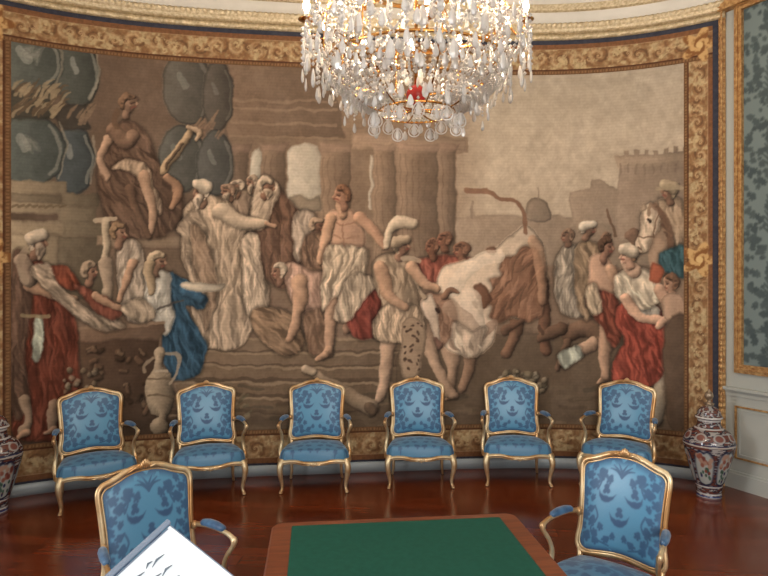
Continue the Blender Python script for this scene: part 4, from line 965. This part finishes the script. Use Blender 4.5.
ringobj('hoop', .435, 3.06, .006, .028); ringobj('hoop', .44, 2.83, .005, .014); ringobj('hoop', .34, 2.71, .004, .01); ringobj('hoop', .27, 3.24, .006, .022); ringobj('hoop', .19, 2.61, .004, .01)
m = MB()
for k in range(8):
    a = k * PI / 4 + .2
    m.tube(spline([pol(.012, a, 3.55), pol(.15, a, 3.45), pol(.27, a, 3.24), pol(.40, a, 3.14), pol(.435, a, 3.06), pol(.44, a, 2.83), pol(.34, a, 2.71), pol(.19, a, 2.61), pol(.02, a, 2.62)], 5), .004, 6)
part(m, 'cage', M_brass)
m = MB(); m.ball((CX, CY - .0, 2.695), .05, 16, 12); part(m, 'ball', M_red)['label'] = 'red glass ball'
# candle arms
def candle_at(r_, a, z, r0, z0):
    m = MB(); m.tube(spline([pol(r0, a, z0), pol(r0 + (r_ - r0) * .4, a, z0 - .06), pol(r_ - .02, a, z - .07), pol(r_, a, z)], 6), .0055, 7); part(m, 'candle_arm', M_brass)
    m = MB(); m.lathe([(.004, z - .006), (.022, z - .002), (.040, z + .008), (.041, z + .011), (.02, z + .004), (.012, z + .006), (.012, z + .02), (.001, z + .02)], 20, (*pol(r_, a, 0)[:2], 0)); part(m, 'drip_pan', M_brass)
    m = MB(); m.lathe([(.001, z + .012), (.0105, z + .012), (.0105, z + .045), (.001, z + .047)], 12, (*pol(r_, a, 0)[:2], 0)); c_ = part(m, 'candle', M_cream)
    m = MB(); m.lathe([(.002, z + .044), (.012, z + .058), (.016, z + .074), (.012, z + .096), (.006, z + .112), (.0005, z + .126)], 8, (*pol(r_, a, 0)[:2], 0))
    o = m.build('flame_bulb', M_flame); o.parent = c_; 
    return o
for k in range(12): candle_at(.53, k * PI / 6 + 0, 3.05, .435, 3.06)
for k in range(6): candle_at(.37, k * PI / 3 + .3, 3.22, .27, 3.24)
# crystals
def drop(mb, x, y, z, l_, w_, a, flat=.5, n=8):
    pr = [(0.0004, z), (w_ * .22, z - l_ * .12), (w_ * .42, z - l_ * .42), (w_ * .5, z - l_ * .68), (w_ * .34, z - l_ * .9), (.0004, z - l_)]
    mb.lathe(pr, n, (x, y, 0), flat, a)
def pendant(mb, x, y, z, l_, w_, a):           # flat pear with a rim and inner ring
    drop(mb, x, y, z - l_ * .06, l_ * .88, w_ * .5, a, .35, 10)
    t = np.linspace(0, 2 * PI, 20, endpoint=False)
    for s_, rr in ((1, .0034), (.62, .0022)):
        px_ = .5 * w_ * s_ * np.sin(t) * (1 - .28 * np.cos(t)); pz_ = z - l_ * .56 + l_ * .44 * s_ * np.cos(t)
        P = np.stack([x + px_ * math.cos(a), y + px_ * math.sin(a), pz_], -1); mb.tube(P, rr, 6, True, 1, (0, 1, 0))
beads = MB()
def bead(x, y, z, r_): beads.add([(x + r_, y, z), (x, y + r_, z), (x - r_, y, z), (x, y - r_, z), (x, y, z + r_ * 1.15), (x, y, z - r_ * 1.15)], [(0, 1, 4), (1, 2, 4), (2, 3, 4), (3, 0, 4), (1, 0, 5), (2, 1, 5), (3, 2, 5), (0, 3, 5)])
rnd = random.Random(8); nd = 0
for k in range(26):                             # long drops under the lower hoop
    a = k * 2 * PI / 26; x, y, z = pol(.345, a, 2.70); L0 = .05 + .05 * (k % 2) + rnd.uniform(-.008, .008)
    for j in range(int(L0 / .018)): bead(x, y, z - .009 - j * .018, .0075)
    m = MB(); drop(m, x, y, z - L0, .052, .030, a + PI / 2); part(m, 'crystal_drop', M_crys, smooth=False)
for k in range(16):
    a = k * 2 * PI / 16; x, y, z = pol(.19 + .03 * (k % 2), a, 2.625); m = MB()
    bead(x, y, z, .008); pendant(m, x, y, z - .012 - .02 * (k % 2), .075, .054, rnd.uniform(-.5, .5)); part(m, 'crystal_pendant', M_crys, smooth=False)
for k in range(24):                             # under the candle pans
    a = k * 2 * PI / 24 + 0; x, y, z = pol(.52 if k % 2 == 0 else .50, a, 3.02)
    L0 = .12 + (.12 if k % 2 else 0)
    for j in range(int(L0 / .026)): bead(x, y, z - .012 - j * .026, .010)
    m = MB(); drop(m, x, y, z - L0, .092, .044, a + PI / 2); part(m, 'crystal_drop', M_crys, smooth=False)
for k in range(30):                             # prisms inside the cage
    a = k * 2 * PI / 30; x, y, z = pol(.43, a, 3.04 - .03 * (k % 2)); m = MB()
    drop(m, x, y, z - .02, .11, .034, a + PI / 2); part(m, 'crystal_drop', M_crys, smooth=False)
def swag(r0, a0, z0, r1, a1, z1, sag, rb, n):
    for i in range(n + 1):
        t = i / n; bead(*pol(r0 + (r1 - r0) * t, a0 + (a1 - a0) * t, z0 + (z1 - z0) * t - sag * 4 * t * (1 - t)), rb)
for k in range(12):
    a = k * PI / 6 + 0
    swag(.53, a, 3.03, .53, a + PI / 6, 3.03, .09, .009, 15); swag(.53, a, 3.03, .44, a + PI / 12, 2.84, .04, .009, 11); swag(.53, a, 3.03, .44, a - PI / 12, 2.84, .04, .009, 11)
    for q_ in (-.12, .12):
        x, y, z = pol(.545, a + q_, 2.99)
        for j in range(7): bead(x, y, z - j * .028, .010)
        drop(beads, x, y, z - .19, .07, .03, a + PI / 2)
for k in range(48):
    a = k * 2 * PI / 48
    swag(.44, a, 2.83, .34, a + .06, 2.71, .015, .009, 7); (abs(k - 36) > 4) and swag(.34, a, 2.71, .19, a, 2.615, .012, .0095, 8)
    if k % 2: swag(.435, a, 3.05, .44, a, 2.84, 0, .010, 7)
    swag(.27, a, 3.24, .43, a, 3.08, .05, .009, 9)
for k in range(16):
    a = k * PI / 8
    swag(.44, a, 2.83, .44, a + PI / 8, 2.83, .045, .009, 9); swag(.435, a, 3.05, .435, a + PI / 8, 3.05, .06, .009, 9); swag(.34, a, 2.71, .34, a + PI / 8, 2.71, .035, .008, 7)
    drop(beads, *pol(.44, a + .2, 2.80), .06, .03, a + PI / 2); drop(beads, *pol(.27, a + .2, 3.22), .10, .034, a + PI / 2); drop(beads, *pol(.39, a, 2.76), .07, .034, a + PI / 2); drop(beads, *pol(.27, a + .1, 2.67), .07, .032, a + PI / 2)
for k in range(72):
    a = (k + .5) * 2 * PI / 72; swag(.44, a, 2.82, .35, a, 2.70, .02, .008, 8); (abs(k - 53.5) > 5) and swag(.35, a, 2.70, .2, a + .05, 2.63, .02, .008, 8); drop(beads, *pol(.45, a, 2.80 - .03 * (k % 3)), .055, .028, a + PI / 2)
    drop(beads, *pol(.54, a, 2.98 - .05 * (k % 3)), .07, .034, a + PI / 2)
for k in range(90):
    a = rnd.random() * 2 * PI; r_ = .12 + .2 * rnd.random(); z = 2.72 + .3 * rnd.random(); drop(beads, *pol(r_, a, z), .05, .026, a)
o = part(beads, 'crystal_strands', M_crys, smooth=False); o['kind'] = 'stuff'

# ------------------------------------------------------------------ light: windows on the left and behind, the world outside
def area(name, loc, rot, sx, sy, e, c):
    l = bpy.data.lights.new(name, 'AREA'); l.shape = 'RECTANGLE'; l.size = sx; l.size_y = sy; l.energy = e; l.color = c
    o = bpy.data.objects.new(name, l); C.objects.link(o); o.location = loc; o.rotation_euler = rot; return o
tl = 4.4; wl = lw(tl, 2.3, -.16)
area('window_daylight', wl, (PI / 2, 0, math.atan2(NL[1], NL[0]) - PI / 2), 1.5, 3.1, 270, (.97, .98, 1))
area('rear_window_daylight', (1.8, -2.3, 2.7), (PI / 2, 0, 0), 3.2, 2.8, 190, (1, .98, .95))
wd = bpy.data.worlds.new('daylight'); bpy.context.scene.world = wd; wd.use_nodes = True
wd.node_tree.nodes['Background'].inputs[0].default_value = (.93, .96, 1, 1); wd.node_tree.nodes['Background'].inputs[1].default_value = .45

# ------------------------------------------------------------------ camera
cam = bpy.data.cameras.new('camera'); co = bpy.data.objects.new('camera', cam); C.objects.link(co)
co.location = (0, 0, H0); co.rotation_euler = (PI / 2, 0, 0)
cam.sensor_width = 36; cam.lens = F / 768 * 36; cam.shift_y = -(288 - HZ) / 768; cam.clip_start = .05
sc = bpy.context.scene; sc.camera = co
sc.view_settings.view_transform = 'Standard'; sc.view_settings.look = 'None'; sc.view_settings.gamma = 1; sc.view_settings.exposure = -.08
sc.cycles.max_bounces = 8; sc.cycles.transmission_bounces = 8; sc.cycles.caustics_refractive = False; sc.cycles.caustics_reflective = False
sc.cycles.sample_clamp_indirect = 4
